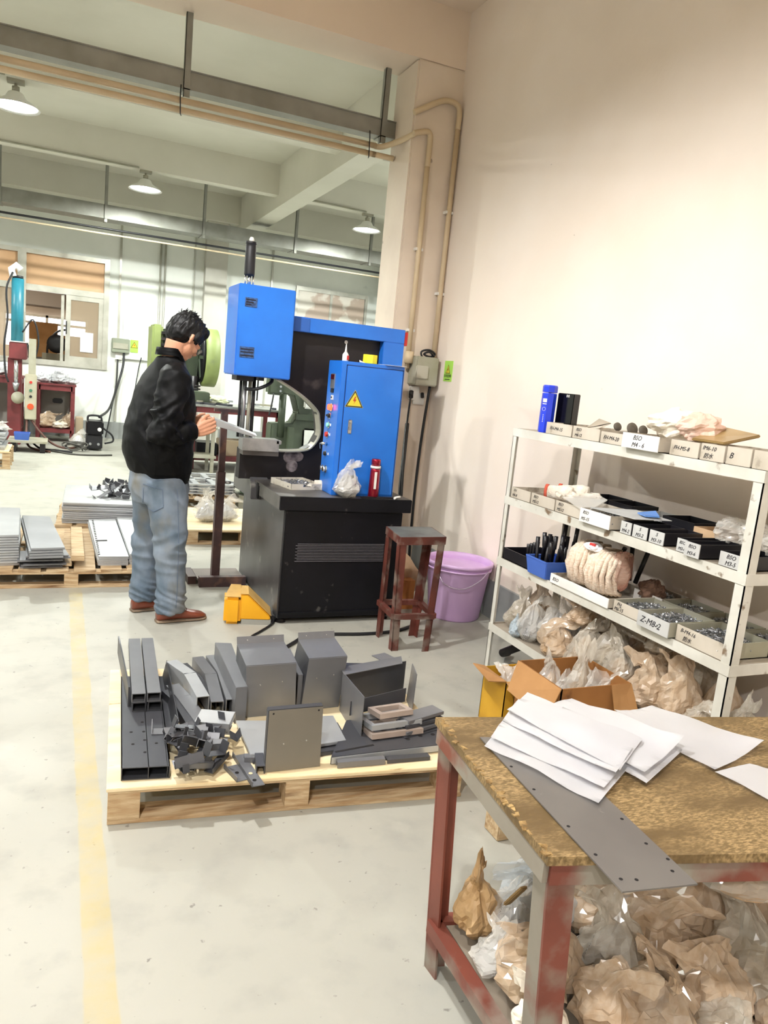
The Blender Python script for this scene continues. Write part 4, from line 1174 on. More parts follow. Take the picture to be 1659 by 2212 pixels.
def row_label(i):
    x, y, dz, fi = BL[i][0], BL[i][1], BL[i][2], BL[i][5]
    col = 'greyish' if fi is BAGGREY else 'tan'
    if dz > .1: return '%s bag lying on top of the pile, bottom shelf, %s half' % (col, 'far' if y > 2.5 else 'near')
    row = sorted([b[1] for b in BL if (b[0] < 2.36) == (x < 2.36) and b[2] <= .1], reverse=True)
    return '%s parts bag in the %s row of bottom shelf, %s from the far post' % (col, 'front' if x < 2.36 else 'rear', ORD[row.index(y)])
for i, (x, y, dz, s_, sz_, fi, co, kd, lb_) in enumerate(BL):
    bag(x, y, T4 + dz, s_ * .95, lb_ or row_label(i), fi, co, kd, i,
        (rnd.uniform(-.08, .08), rnd.uniform(-.12, .08), rnd.uniform(0, 6.2)), group='bags piled on the bottom shelf', sz=sz_)
# boxes standing in front of the rack
t = thing('cardboard_box', 'open brown cardboard box of bags standing in front of the rack', 'box', (1.97, 2.34, 0))
g = G(); x0, x1, y0, y1, hb = 1.79, 2.13, 2.20, 2.50, .41
for a in ((x0, x1, y0, y0 + .005), (x0, x1, y1 - .005, y1), (x0, x0 + .005, y0, y1), (x1 - .005, x1, y0, y1)): g.box(*a, 0, hb)
g.box(x0, x1, y0, y1, 0, .005)
g.out('box_body', mat('worn_brown_cardboard', '#a06c38', '#8a5b2d', rough=.85, scale=4, dirt='#6d4522', dscale=5, dlo=.62, dhi=.68), t)
G().slab([(x0, y0, hb), (x0, y1, hb), (x0 - .05, y1 - .02, hb - .12), (x0 - .04, y0 + .02, hb - .14)], .004).out('flap', CARD, t)
G().slab([(x1 - .1, y0, hb), (x1, y0, hb), (x1 + .02, y0 - .05, hb - .12), (x1 - .09, y0 - .04, hb - .13)], .004).out('flap', CARD, t)
for i, (x, y, z, s_, sz_, fi, co, kd, lb_) in enumerate((
 (1.86, 2.29, .20, .14, .30, FILM, SCREWB, 'sack', 'clear bag in the left of the open cardboard box'),
 (1.90, 2.41, .20, .16, .34, FILM, BROWNP, 'sack', 'clear crinkled bag at the back left of the cardboard box'),
 (2.03, 2.29, .20, .15, .26, FILM, SCREWB, 'pillow', 'low clear bag of screws in the right of the cardboard box'),
 (2.05, 2.41, .20, .15, .34, BAGGREY, BROWNP, 'sack', 'grey knotted bag standing in back right of the cardboard box'),
 )): bag(x, y, z, s_ * .9, lb_, fi, co, kd, i + 1, (0, 0, i * 1.3), sz=sz_)
t = thing('yellow_box', 'small yellow carton with open brown flaps beside the rack', 'box', (1.93, 2.73, 0))
YC = mat('yellow_carton', '#d3a12a', '#c08f1e', rough=.6, scale=5)
g = G(); x0, x1, y0, y1, hb = 1.84, 2.02, 2.64, 2.83, .25
for a in ((x0, x1, y0, y0 + .004), (x0, x1, y1 - .004, y1), (x0, x0 + .004, y0, y1), (x1 - .004, x1, y0, y1)): g.box(*a, 0, hb)
g.out('box_body', YC, t)
G().slab([(x0, y0, hb), (x1, y0, hb), (x1 - .01, y0 - .07, hb - .03), (x0 - .0, y0 - .07, hb - .02)], .004).out('flap', CARD, t)
G().slab([(x0, y0, hb), (x0, y1, hb), (x0 - .07, y1 - .01, hb + .02), (x0 - .08, y0 + .02, hb - .0)], .004).out('flap', CARD, t)
bag(1.93, 2.74, .06, .14, 'clear bag poking out of the yellow carton', FILM, BROWNP, 'pillow', 2, (0, 0, 1), sz=.26)
bag(1.97, 2.52, 0, .17, 'frosted grey plastic bag standing between yellow and brown boxes', BAGGREY, mat('grey_fill', '#a39b98', rough=.6), 'pillow', 3, (0, 0, .3), sz=.36)
t = G().rings([(2.42, 3.50, .03), (2.33, 3.42, .06), (2.45, 3.20, .235)], .024, 12).out('black_pipe', DARKP, label='short black pipe leaning under the far end of rack', cat='pipe')
G().beam((2.35, 3.1, .01), (2.5, 2.85, .01), .06, .02).out('steel_offcut', DARKP, label='dark steel offcut on the floor beneath the rack', cat='offcut')
G().box(2.25, 2.5, 2.45, 2.75, 0, .2).out('dark_crate', BLKT, label='dark crate on floor under the rack behind the boxes', cat='crate', bev=.005)

# ---------------------------------------------------------------- work table
OSB = mat('oil_stained_chipboard', '#6c5734', '#a88d62', rough=.6, scale=95, stretch=(1, 3, 1), lo=.42, hi=.68, bump=.1, bscale=60, dirt='#5f4b2b', dscale=3.2, dlo=.45, dhi=.62)
OSBE = mat('chipped_board_edge', '#a88b58', '#735730', rough=.8, scale=40, bump=.4)
TRED = mat('worn_table_paint', '#7c4032', '#693529', rough=.45, scale=5, dirt='#8b8478', dscale=4, dlo=.5, dhi=.62, bump=.05)
TGRY = mat('worn_table_angle', '#8a8377', '#7a7266', rough=.5, scale=6, dirt='#7a4434', dscale=5, dlo=.55, dhi=.65)
wt = thing('work_table', 'red steel work table with stained chipboard top in the near right corner', 'table', (1.45, 1.15, 0))
TP4 = [(.815, .972), (.87, 1.527), (2.12, 1.28), (2.05, .675)]
G().slab([(x, y, .682) for x, y in TP4], .018, (0, 0, 1)).out('table_top', OSB, wt)
rnd = random.Random(3)
g = G()
for i in range(44):
    u = rnd.random()
    a, b = (V((*TP4[0], .70)), V((*TP4[1], .70))) if i < 42 else (V((*TP4[1], .70)), V((*TP4[2], .70)))
    p = a.lerp(b, u if i < 42 else u * .35)
    g.obox(p + V((rnd.uniform(0, .012), 0, -.001)), (rnd.uniform(.004, .016), rnd.uniform(.005, .018), .003), (rnd.uniform(-.3, .3), rnd.uniform(-.3, .3), rnd.uniform(-.4, .4)))
g.out('chipped_edge', OSBE, wt, kind='stuff')
def L3(a, b, m_, nm, w=.045, par=wt, dirs=None):
    G().beam(a, b, .006, w).out(nm, m_, par)
G().beam((.825, .985, .66), (.878, 1.515, .66), .012, .045).out('left_rail', TGRY, wt)
G().beam((.83, .982, .66), (2.04, .69, .66), .012, .045).out('near_rail', TRED, wt)
G().beam((.88, 1.51, .66), (2.1, 1.27, .66), .012, .045).out('far_rail', TRED, wt)
def leg(tx, ty_, bx_, by_, sx, sy, m1, m2):
    g = G()
    g.slab([(tx, ty_, .682), (tx + .052 * sx, ty_ - .012, .682), (bx_ + .052 * sx, by_ - .012, 0), (bx_, by_, 0)], .006, (0, sy, 0))
    l = g.out('leg', m1, wt)
    g = G()
    g.slab([(tx, ty_, .682), (tx + .005, ty_ + .052 * sy, .682), (bx_ + .005, by_ + .052 * sy, 0), (bx_, by_, 0)], .006, (sx, 0, 0))
    g.out('leg_flange', m2, l)
leg(.83, .985, .895, 1.005, 1, 1, TRED, TGRY)
leg(.878, 1.515, .915, 1.515, 1, -1, TRED, TRED)
leg(1.98, .72, 1.96, .74, -1, 1, TRED, TRED)
leg(2.06, 1.27, 2.04, 1.27, -1, -1, TRED, TRED)
for a, b in (((.912, 1.05, .135), (.917, 1.50, .135)), ((.92, 1.50, .135), (2.03, 1.26, .135)), ((.90, 1.0, .135), (1.95, .75, .135))):
    G().beam(a, b, .035, .035).out('lower_rail', TRED, wt)
G().slab([(.93, 1.03, .14), (.94, 1.47, .14), (2.02, 1.25, .14), (1.94, .78, .14)], .008, (0, 0, 1)).out('lower_shelf', mat('dull_shelf_sheet', '#8d8375', '#776c5e', rough=.6, scale=4), wt)

# perforated steel strip lying on the table, overhanging its near edge
HOLE = mat('drilled_hole', '#100c0c', rough=.9)
t = thing('steel_strip', 'long drilled grey steel strip overhanging the near table edge', 'strip', (1.0, 1.1, .7))
S4 = [V((.922, 1.40, .702)), V((1.075, 1.36, .702)), V((1.026, .833, .702)), V((.879, .853, .702))]
G().slab(S4, .003, (0, 0, 1)).out('strip_plate', mat('strip_grey', '#7b7773', '#6c6865', rough=.42, metal=.35, scale=3, dirt='#8d8a86', dscale=12, dlo=.66, dhi=.7), t)
for u, v in ((.08, .42), (.93, .42), (.08, .66), (.09, .82), (.9, .63), (.88, .78), (.30, .955), (.12, .945), (.85, .93), (.06, .25), (.94, .25), (.95, .87)):
    a = S4[0].lerp(S4[1], u); b = S4[3].lerp(S4[2], u)
    p = a.lerp(b, v)
    G().cyl(p + V((0, 0, .0028)), p + V((0, 0, .0034)), .0035, 10).out('hole', HOLE, t)

def sheet(c, z, label, seed, lift=.01, curl=(0, 0, 0, 0), n=12, name='paper_sheet', grp=None):
    """a sheet of paper through four corners on the table, corners lifted by curl"""
    g = G()
    c = [V((*q, 0)) for q in c]
    off = V((seed * 2.7, seed * 4.1, 0))
    vv = []
    for j in range(n + 1):
        row = []
        for i in range(n + 1):
            u, v = i / n, j / n
            p = c[0].lerp(c[1], u).lerp(c[3].lerp(c[2], u), v)
            w = ((1 - u) * (1 - v)) ** 2.5, (u * (1 - v)) ** 2.5, (u * v) ** 2.5, ((1 - u) * v) ** 2.5
            h = sum(a * b for a, b in zip(w, curl)) + lift * max(0, noise.noise(p * 7 + off) + .15) + .002 * abs(noise.noise(p * 30 + off))
            row.append(g.bm.verts.new((p.x, p.y, z + h)))
        vv.append(row)
    for j in range(n):
        for i in range(n): g.bm.faces.new((vv[j][i], vv[j][i + 1], vv[j + 1][i + 1], vv[j + 1][i]))
    r = bmesh.ops.solidify(g.bm, geom=g.bm.faces[:], thickness=.0006)
    return g.out(name, PAPER, label=label, cat='paper', group=grp, smooth=True)
A_ = [(.905, 1.352), (1.03, 1.46), (1.20, 1.20), (1.011, 1.081)]
sheet(A_, .708, 'lowest white sheet of left paper heap, one corner on the steel strip', 1, .012)
sheet([(.935, 1.375), (1.05, 1.475), (1.21, 1.22), (1.05, 1.115)], .716, 'second sheet of the left paper heap on the table', 2, .014)
sheet([(1.0, 1.43), (1.11, 1.53), (1.27, 1.26), (1.10, 1.14)], .724, 'white sheet in the middle of the left paper heap', 3, .016, (0, 0, 0, .01))
sheet([(1.03, 1.46), (1.15, 1.55), (1.28, 1.26), (1.12, 1.15)], .732, 'topmost sheet of the left paper heap on the table', 4, .014)
sheet([(1.10, 1.44), (1.25, 1.50), (1.37, 1.22), (1.17, 1.12)], .712, 'lower sheet of the right paper heap', 5, .012)
sheet([(1.12, 1.45), (1.265, 1.51), (1.385, 1.235), (1.18, 1.14)], .722, 'upper sheet of the right paper heap, folded corner', 6, .018, (0, 0, .02, 0))
sheet([(1.338, 1.428), (1.50, 1.462), (1.62, 1.204), (1.382, 1.133)], .704, 'single white sheet at the far right of the table', 7, .010, (.02, 0, .015, 0))
sheet([(1.378, 1.129), (1.50, 1.14), (1.62, 1.0), (1.44, .86)], .704, 'white sheet at the right edge of the picture, on table', 8, .008)
# bags on the table's lower shelf
TL = .149
UB = [
 (1.0, 1.42, 0, .13, .22, mat('tan_kraft_bag', '#b4946a', '#a38359', rough=.5, scale=6), BROWNP, 'sack', 'folded tan kraft bag beside the far table leg', (0, .15, 2)),
 (1.07, 1.39, 0, .14, .19, FILM, SCREWB, 'sack', 'clear bag with brown tag between tan and blue-white bags', (0, 0, 1)),
 (1.17, 1.40, 0, .2, .27, mat('bluish_film', '#dfe9f0', rough=.15, alpha=.4), SCREWB, 'sack', 'blue-white bag of bright screws on the lower table shelf', (0, -.2, .5)),
 (1.03, 1.22, 0, .2, .24, FILMT, SCREWBR, 'pillow', 'large clear tan bag lying just left of near table leg', (.1, 0, 0)),
 (.985, 1.30, 0, .12, .14, FILM, SCREWB, 'sack', 'small clear bag of screws on the lower left rail', (0, 0, 4)),
 (.97, 1.10, 0, .11, .16, CREAM, BROWNP, 'sack', 'white paper cone bag low beside near table leg', (0, 0, 2)),
 (1.42, 1.34, .02, .28, .25, FILM, mat('grey_nails', '#a6a2a0', '#4b4746', rough=.35, metal=.5, scale=80, lo=.42, hi=.58, bump=.5, bscale=85), 'round', 'large bag of dull grey nails under the overhanging steel strip', (0, .2, 1)),
 (1.24, 1.20, 0, .19, .25, BAGGREY, SCREWB, 'sack', 'clear bag of screws right of the near table leg', (0, 0, 3)),
 (1.36, 1.21, .02, .2, .22, FILMT, BROWNP, 'round', 'round tan bag behind the paper roll under table', (0, 0, 0)),
 (1.50, 1.26, .0, .25, .36, FILMT, BROWNP, 'sack', 'tall pale brown bag under the right of the table', (0, -.1, 2)),
 (1.66, 1.20, .0, .25, .36, FILMT, BROWNP, 'pillow', 'brown paper-wrapped bag near right picture edge, upper', (0, .1, 1.2)),
 (1.12, 1.08, 0, .15, .2, FILMT, BROWNP, 'sack', 'brown bag directly behind near table leg', (0, 0, 5)),
 (1.24, 1.04, 0, .19, .22, FILMT, SCREWB, 'pillow', 'clear brown bag with screws lowest in the middle', (0, 0, .6)),
 (1.38, 1.03, .0, .19, .21, FILMT, BROWNP, 'round', 'rolled brown paper packet in clear bag under the table', (0, 0, 3)),
 (1.52, 1.06, .0, .25, .27, BAGGREY, SCREWBR, 'round', 'large pale bag of parts right of the rolled packet', (0, 0, 2)),
 (1.70, 1.02, .0, .25, .29, FILMT, BROWNP, 'sack', 'large brown bag at the lower right picture edge', (0, 0, 1)),
 (1.84, 1.12, .0, .22, .3, FILMT, BROWNP, 'sack', 'brown bag at the far right of the lower table shelf', (0, 0, 4)),
 (1.30, .93, .0, .16, .2, BAGGREY, BROWNP, 'sack', 'grey bag in front of the rolled packet', (0, 0, 4)),
 (1.48, .90, .0, .18, .22, FILMT, BROWNP, 'sack', 'tan bag at the near rail of the lower table shelf', (0, 0, 1)),
 (1.66, .86, .0, .2, .22, BAGGREY, SCREWB, 'sack', 'clear grey bag of screws at the near rail', (0, 0, 2)),
 (1.50, 1.12, .24, .19, .18, FILM, BROWNP, 'sack', 'clear bag topping the heap under the table', (0, 0, 2)),
 (1.30, 1.34, .0, .18, .2, FILMT, BROWNP, 'pillow', 'tan bag between blue-white bag and the grey nails', (0, 0, 2)),
]
for i, (x, y, dz, s_, sz_, fi, co, kd, lb_, rot) in enumerate(UB):
    bag(x, y, TL + dz, s_ * 1.0, lb_, fi, co, kd, i, rot, sz=sz_)
G().obox((1.045, 1.345, TL + .155), (.03, .008, .07), (.5, .3, .4)).out('brown_tag', mat('tag_brown', '#8c7246', rough=.7), label='brown card tag on the clear bag under the table', cat='tag', bev=.003)
# ---------------------------------------------------------------- near pallet and the sheet metal parts on it
def wpallet(name_label, c0, u, v, lu, lv, z0=0, hgt=.13, deck='sheet', m_deck=PLY, nb=7, cat='pallet'):
    """c0 front-left corner, u along the front edge, v into depth (unit vectors)"""
    c0, u, v = V((*c0, z0)), V((*u, 0)).normalized(), V((*v, 0)).normalized()
    t = thing('wooden_pallet', name_label, cat, tuple(c0))
    def bx(a0, a1, b0, b1, h0, h1, nm, m_):
        p = [c0 + u * a + v * b for a, b in ((a0, b0), (a1, b0), (a1, b1), (a0, b1))]
        G()._hex([q + V((0, 0, h0)) for q in p] + [q + V((0, 0, h1)) for q in p]).out(nm, m_, t, bev=.0015)
    bt = .015
    for b0, b1 in ((0, .10), (lv / 2 - .05, lv / 2 + .05), (lv - .10, lv)): bx(0, lu, b0, b1, 0, bt, 'bottom_board', WOOD)
    for a0 in (0, lu / 2 - .045, lu - .09):
        for b0 in (0, lv / 2 - .05, lv - .10): bx(a0, a0 + (.10 if a0 == 0 else .085), b0, b0 + .10, bt, hgt - .022, 'block', WOOD)
    if deck == 'sheet':
        for b0 in (0, lv / 2 - .05, lv - .10): bx(0, lu, b0, b0 + .10, hgt - .022, hgt - .012, 'stringer', WOOD)
        bx(-.005, lu + .005, -.004, lv, hgt - .012, hgt, 'deck_sheet', m_deck)
    else:
        for b0 in (0, lv / 2 - .05, lv - .10): bx(0, lu, b0, b0 + .09, hgt - .03, hgt - .016, 'stringer', WOOD)
        w_ = lu / nb
        for k in range(nb): bx(k * w_ + .012, (k + 1) * w_ - .02, 0, lv, hgt - .016, hgt, 'deck_board', m_deck)
    return t
PU, PV = (1.1665, -.118), (.068, .995)
wpallet('light wooden pallet on the near floor loaded with grey sheet metal parts', (.172, 2.352), PU, PV, 1.25, .99)
PZ = .131
MP = dict(group=None)
def tubeprof(g, c, d, w, h, t=.003):
    """open rectangular tube from c along vector d: c is the middle of its front end bottom"""
    c, d = V(c), V(d)
    s = V((d.y, -d.x, 0)).normalized()
    z = s.cross(d).normalized()
    if z.z < 0: z = -z
    for (a0, a1, b0, b1) in ((-w / 2, w / 2, 0, t), (-w / 2, w / 2, h - t, h), (-w / 2, -w / 2 + t, t, h - t), (w / 2 - t, w / 2, t, h - t)):
        q = [c + s * a + z * b for a, b in ((a0, b0), (a1, b0), (a1, b1), (a0, b1))]
        g._hex(q + [p + d for p in q])
    return g
def holes(t, pts, r=.007, sc=1.0, m_=None, n=(0, 0, 1)):
    for p in pts:
        p = V(p)
        G().cyl(p, p + V(n) * .0006, r, 12).out('hole', m_ or HOLE, t)
# long perforated box channel on the left
fl, fr = V((.213, 2.39, PZ)), V((.366, 2.372, PZ))
dv = V((.052, .76, 0))
t = thing('channel_beam', 'long flat dark channel beam with seven holes, left edge of near pallet', 'beam', tuple(fl))
g = G()
u_ = (fr - fl)
def cq(a0, a1, z0, z1):
    q = [fl + u_ * a0 + V((0, 0, z0)), fl + u_ * a1 + V((0, 0, z0)), fl + u_ * a1 + V((0, 0, z1)), fl + u_ * a0 + V((0, 0, z1))]
    return q + [p + dv for p in q]
for a in ((0, 1, 0, .003), (0, 1, .042, .045), (0, .02, 0, .045), (.98, 1, 0, .045), (.55, .565, 0, .045), (.945, .955, 0, .045)): g._hex(cq(*a))
g.out('channel_body', SHEETD, t)
hp = []
for a, b in ((.22, .33), (.5, .33), (.77, .33), (.48, .43), (.25, .21), (.76, .21), (.51, .245), (.5, .13)):
    hp.append(fl + u_ * a + dv * b + V((0, 0, .0452)))
holes(t, hp, .0055)
# four rectangular tubes lying on it, two by two
for i, (cx_, cz, dx) in enumerate(((.305, .045, 0), (.363, .045, 0), (.302, .082, 0), (.358, .082, 0))):
    g = G(); tubeprof(g, (cx_, 2.80, PZ + cz), (.035, .60, 0), .050, .036)
    g.out('rectangular_tube', SHEET if cz > .05 else SHEETD, label=['lower left rectangular tube on the long channel', 'lower right rectangular tube on the long channel', 'upper left rectangular tube on the long channel', 'upper right rectangular tube on the long channel'][i], cat='tube')
G().box(.268, .274, 2.85, 3.42, PZ + .045, PZ + .125).out('side_flat', SHEETD, label='thin upright flat bar leaning at the left of four tubes', cat='bar')
# long leaning strip and bent channels
def chan(pts, w, h, m_, label, z=PZ, name='bent_channel', th=.003, tilt=0):
    """channel bent in plan: top web and two side flanges following pts"""
    g = G()
    pts = [V((x, y, z)) for x, y in pts]
    for a, b in zip(pts, pts[1:]):
        s = V(((b - a).y, -(b - a).x, 0)).normalized() * w / 2
        t2 = V((0, 0, tilt))
        g._hex([a - s + V((0, 0, h - th)), a + s + V((0, 0, h - th)), b + s + V((0, 0, h - th)), b - s + V((0, 0, h - th)),
                a - s + V((0, 0, h)), a + s + V((0, 0, h)), b + s + V((0, 0, h)), b - s + V((0, 0, h))])
        for q in (-1, 1):
            g.slab([a + s * q, b + s * q, b + s * q + V((0, 0, h - th)), a + s * q + V((0, 0, h - th))], th, -s * q)
    return g.out(name, m_, label=label, cat='channel')
t = G().slab([(.415, 2.62, PZ + .01), (.44, 3.20, PZ + .01), (.455, 3.20, PZ + .085), (.425, 2.62, PZ + .08)], .003)
t.slab([(.415, 2.62, PZ + .01), (.44, 3.20, PZ + .01), (.40, 3.20, PZ + .012), (.378, 2.62, PZ + .012)], .003)
t.out('angle_strip', SHEETD, label='long thin angle strip lying between tubes and bent channels', cat='strip')
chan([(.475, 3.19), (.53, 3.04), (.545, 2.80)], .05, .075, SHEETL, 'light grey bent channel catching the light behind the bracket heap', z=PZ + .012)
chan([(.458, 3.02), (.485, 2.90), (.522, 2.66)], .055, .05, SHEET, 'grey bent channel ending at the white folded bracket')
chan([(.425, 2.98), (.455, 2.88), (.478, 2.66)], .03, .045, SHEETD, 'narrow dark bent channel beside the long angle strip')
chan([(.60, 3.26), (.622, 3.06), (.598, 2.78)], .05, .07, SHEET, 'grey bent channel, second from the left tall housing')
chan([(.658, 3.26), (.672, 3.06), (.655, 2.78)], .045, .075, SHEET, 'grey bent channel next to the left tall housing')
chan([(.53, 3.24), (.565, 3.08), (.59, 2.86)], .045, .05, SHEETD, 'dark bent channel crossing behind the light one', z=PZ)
# the bracket heap
rnd = random.Random(21)
heap_pts = [(.40, 2.60), (.43, 2.55), (.42, 2.48), (.45, 2.62), (.46, 2.50), (.41, 2.42), (.44, 2.40), (.47, 2.42), (.50, 2.58), (.52, 2.50), (.49, 2.46), (.55, 2.55), (.54, 2.44), (.57, 2.50), (.51, 2.38),
            (.46, 2.36), (.43, 2.345), (.405, 2.36), (.58, 2.57), (.60, 2.52), (.44, 2.57), (.48, 2.53), (.42, 2.53), (.455, 2.45), (.50, 2.54), (.53, 2.58), (.395, 2.50), (.39, 2.56), (.40, 2.38), (.475, 2.395)]
kinds = ['small dark tube offcut', 'small bent angle bracket', 'small U shaped bracket']
for i, (x, y) in enumerate(heap_pts):
    k = i % 3
    L_ = rnd.uniform(.05, .10)
    a = rnd.uniform(0, 3.14) if i % 4 else rnd.uniform(1.2, 1.9)
    e = rnd.uniform(-.35, .35)
    z = PZ + rnd.uniform(.003, .05) + (.03 if .42 < x < .56 and 2.44 < y < 2.58 else 0)
    M_ = Matrix.Translation((x, y, z + .02)) @ Euler((e, rnd.uniform(-.6, .6), a)).to_matrix().to_4x4()
    g = G()
    w = rnd.uniform(.02, .034)
    if k == 0:
        g.box(-w / 2, w / 2, -L_ / 2, L_ / 2, -w / 2, -w / 2 + .002, M_); g.box(-w / 2, w / 2, -L_ / 2, L_ / 2, w / 2 - .002, w / 2, M_)
        g.box(-w / 2, -w / 2 + .002, -L_ / 2, L_ / 2, -w / 2, w / 2, M_); g.box(w / 2 - .002, w / 2, -L_ / 2, L_ / 2, -w / 2, w / 2, M_)
    elif k == 1:
        g.box(-w, w * .3, -L_ / 2, L_ / 2, -.001, .001, M_); g.box(-w, -w + .002, -L_ / 2, L_ / 2, 0, w * 1.2, M_)
    else:
        g.box(-w / 2, w / 2, -L_ / 2, L_ / 2, -.001, .001, M_); g.box(-w / 2, w / 2, L_ / 2 - .002, L_ / 2, 0, w * 1.3, M_); g.box(-w / 2, w / 2, -L_ / 2, -L_ / 2 + .002, 0, w * 1.3, M_)
    g.out('metal_bracket', SHEETD if i % 3 else SHEET, label=kinds[k] + ' in the dark heap on the pallet', cat='bracket', group='%ss heaped on the near pallet' % kinds[k])
def ubr(pts, w, axis, m_, label, name='folded_bracket', th=.003, hl=()):
    g = G().strip(pts, w, axis, th)
    o = g.out(name, m_, label=label, cat='bracket')
    return o
# the bright folded bracket
M_ = Matrix.Translation((.555, 2.60, PZ + .095)) @ Euler((.18, -.05, R(-28))).to_matrix().to_4x4()
t = thing('folded_bracket', 'bright white-reflecting folded box bracket on top of the heap', 'bracket', (.555, 2.60, PZ + .06))
g = G(); g.box(-.065, .065, -.04, .04, -.002, 0, M_); g.box(-.065, .065, -.04, -.038, -.045, 0, M_); g.box(-.065, .065, .038, .04, -.045, 0, M_); g.box(.063, .065, -.04, .04, -.02, 0, M_)
g.out('bracket_body', SHEETL, t)
M_ = Matrix.Translation((.50, 2.46, PZ + .085)) @ Euler((-.35, .2, R(-22))).to_matrix().to_4x4()
t = thing('folded_bracket', 'grey folded bracket with one round hole on the front of the heap', 'bracket', (.50, 2.46, PZ + .05))
g = G(); g.box(-.022, .022, -.06, .06, -.002, 0, M_); g.box(.02, .022, -.06, .06, -.045, 0, M_); g.box(-.022, -.02, -.06, .06, -.03, 0, M_)
g.out('bracket_body', SHEET, t)
q = M_ @ V((0, -.035, .0003)); G().cyl(q, q + (M_.to_3x3() @ V((0, 0, .0006))), .008, 12).out('hole', HOLE, t)
for i, (pa, w, m_, lb_, hl) in enumerate((
  (((.575, 2.40, PZ), (.60, 2.30, PZ)), .05, SHEET, 'small grey plate with a slot at the front of the heap', (.588, 2.35)),
  (((.618, 2.47, PZ), (.640, 2.255, PZ)), .045, SHEET, 'flat strip with two holes reaching the front pallet edge', (.635, 2.29)),
  (((.49, 2.35, PZ + .015), (.56, 2.43, PZ + .03)), .035, SHEETD, 'dark notched strip slanting at the front of the heap', (.53, 2.40)))):
    a, b = V(pa[0]), V(pa[1])
    t = thing('small_plate', lb_, 'plate', tuple(a))
    g = G(); s = V(((b - a).y, -(b - a).x, 0)).normalized() * w / 2
    g.slab([a - s, a + s, b + s, b - s], .003, (0, 0, 1)); g.slab([a + s, b + s, b + s + V((0, 0, .018)), a + s + V((0, 0, .018))], .003, -s)
    g.out('plate_body', m_, t)
    G().cyl((hl[0], hl[1], PZ + .0035 + (.02 if i == 2 else 0)), (hl[0], hl[1], PZ + .0042 + (.02 if i == 2 else 0)), .007, 12).out('hole', HOLE, t)
    if i == 1: G().cyl((.632, 2.335, PZ + .0035), (.632, 2.335, PZ + .0042), .007, 12).out('hole', mat('hole_wood', '#d8c49c', rough=.8), t)
t = thing('small_clip', 'small L shaped clip lying on the perforated channel', 'clip', (.345, 2.62, PZ + .047))
g = G(); g.slab([(.33, 2.60, PZ + .046), (.37, 2.595, PZ + .046), (.375, 2.64, PZ + .046), (.335, 2.645, PZ + .046)], .002); g.slab([(.33, 2.60, PZ + .046), (.335, 2.645, PZ + .046), (.335, 2.645, PZ + .085), (.33, 2.60, PZ + .05)], .002)
g.out('clip_body', SHEET, t)
# tall bent housings
def housing(x0, x1, y0, ztop, shift, depth, label, sl):
    t = thing('sheet_housing', label, 'housing', (x0, y0, PZ))
    a0, a1 = V((x0, y0, PZ)), V((x1, y0 + .004, PZ))
    b0, b1 = V((x0 + shift, y0 - .02, ztop)), V((x1 + shift * 1.0, y0 - .016, ztop))
    c0, c1 = b0 + V((sl, depth, .0)), b1 + V((sl, depth, .0))
    g = G().slab([a0, a1, b1, b0], .003); g.out('front_sheet', SHEET, t)
    g = G().slab([b0, b1, c1, c0], .003, (0, 0, 1)); g.out('top_sheet', SHEET, t)
    G().slab([a0, b0, c0, a0 + V((sl * .3, depth, 0))], .003, (1, 0, 0)).out('side_sheet', SHEETD, t)
    G().slab([a1, b1, c1, a1 + V((sl * .3, depth, 0))], .003, (-1, 0, 0)).out('side_sheet', SHEETD, t)
    G().slab([c0, c1, c1 + V((0, .012, .03)), c0 + V((0, .012, .03))], .003).out('rear_flange', SHEET, t)
    for f in (.22, .78):
        p = c0.lerp(c1, f) + V((0, .006, .015)); G().sphere(p, .004, 8, 6).out('rivet', CHROME, t)
    for f, h_ in ((.28, .62), (.72, .66)):
        p = a0.lerp(a1, f).lerp(b0.lerp(b1, f), h_) + V((0, -.003, 0)); G().sphere(p, .0032, 8, 6).out('rivet', CHROME, t)
    return t
housing(.712, .917, 2.765, .355, -.018, .24, 'left of two tall bent sheet housings on the pallet', .015)
housing(.945, 1.113, 2.785, .362, .012, .22, 'right of two tall bent sheet housings, bright reflection on front', .02)
# sheets lying around them
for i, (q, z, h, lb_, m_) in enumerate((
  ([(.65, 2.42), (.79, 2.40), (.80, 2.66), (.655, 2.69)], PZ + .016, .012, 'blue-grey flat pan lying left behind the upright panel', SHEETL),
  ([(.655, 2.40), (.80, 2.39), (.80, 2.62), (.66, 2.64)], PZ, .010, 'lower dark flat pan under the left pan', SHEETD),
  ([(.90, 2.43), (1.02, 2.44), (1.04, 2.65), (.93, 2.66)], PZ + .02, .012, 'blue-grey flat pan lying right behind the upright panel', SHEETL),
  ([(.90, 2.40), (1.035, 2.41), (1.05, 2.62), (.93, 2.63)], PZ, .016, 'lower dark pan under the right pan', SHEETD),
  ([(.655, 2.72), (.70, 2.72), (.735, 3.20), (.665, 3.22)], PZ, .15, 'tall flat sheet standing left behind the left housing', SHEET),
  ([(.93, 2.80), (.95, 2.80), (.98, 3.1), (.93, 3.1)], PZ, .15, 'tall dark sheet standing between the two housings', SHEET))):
    G().slab([(x, y, z) for x, y in q], h, (0, 0, 1)).out('flat_pan', m_, label=lb_, cat='sheet', bev=.0015)
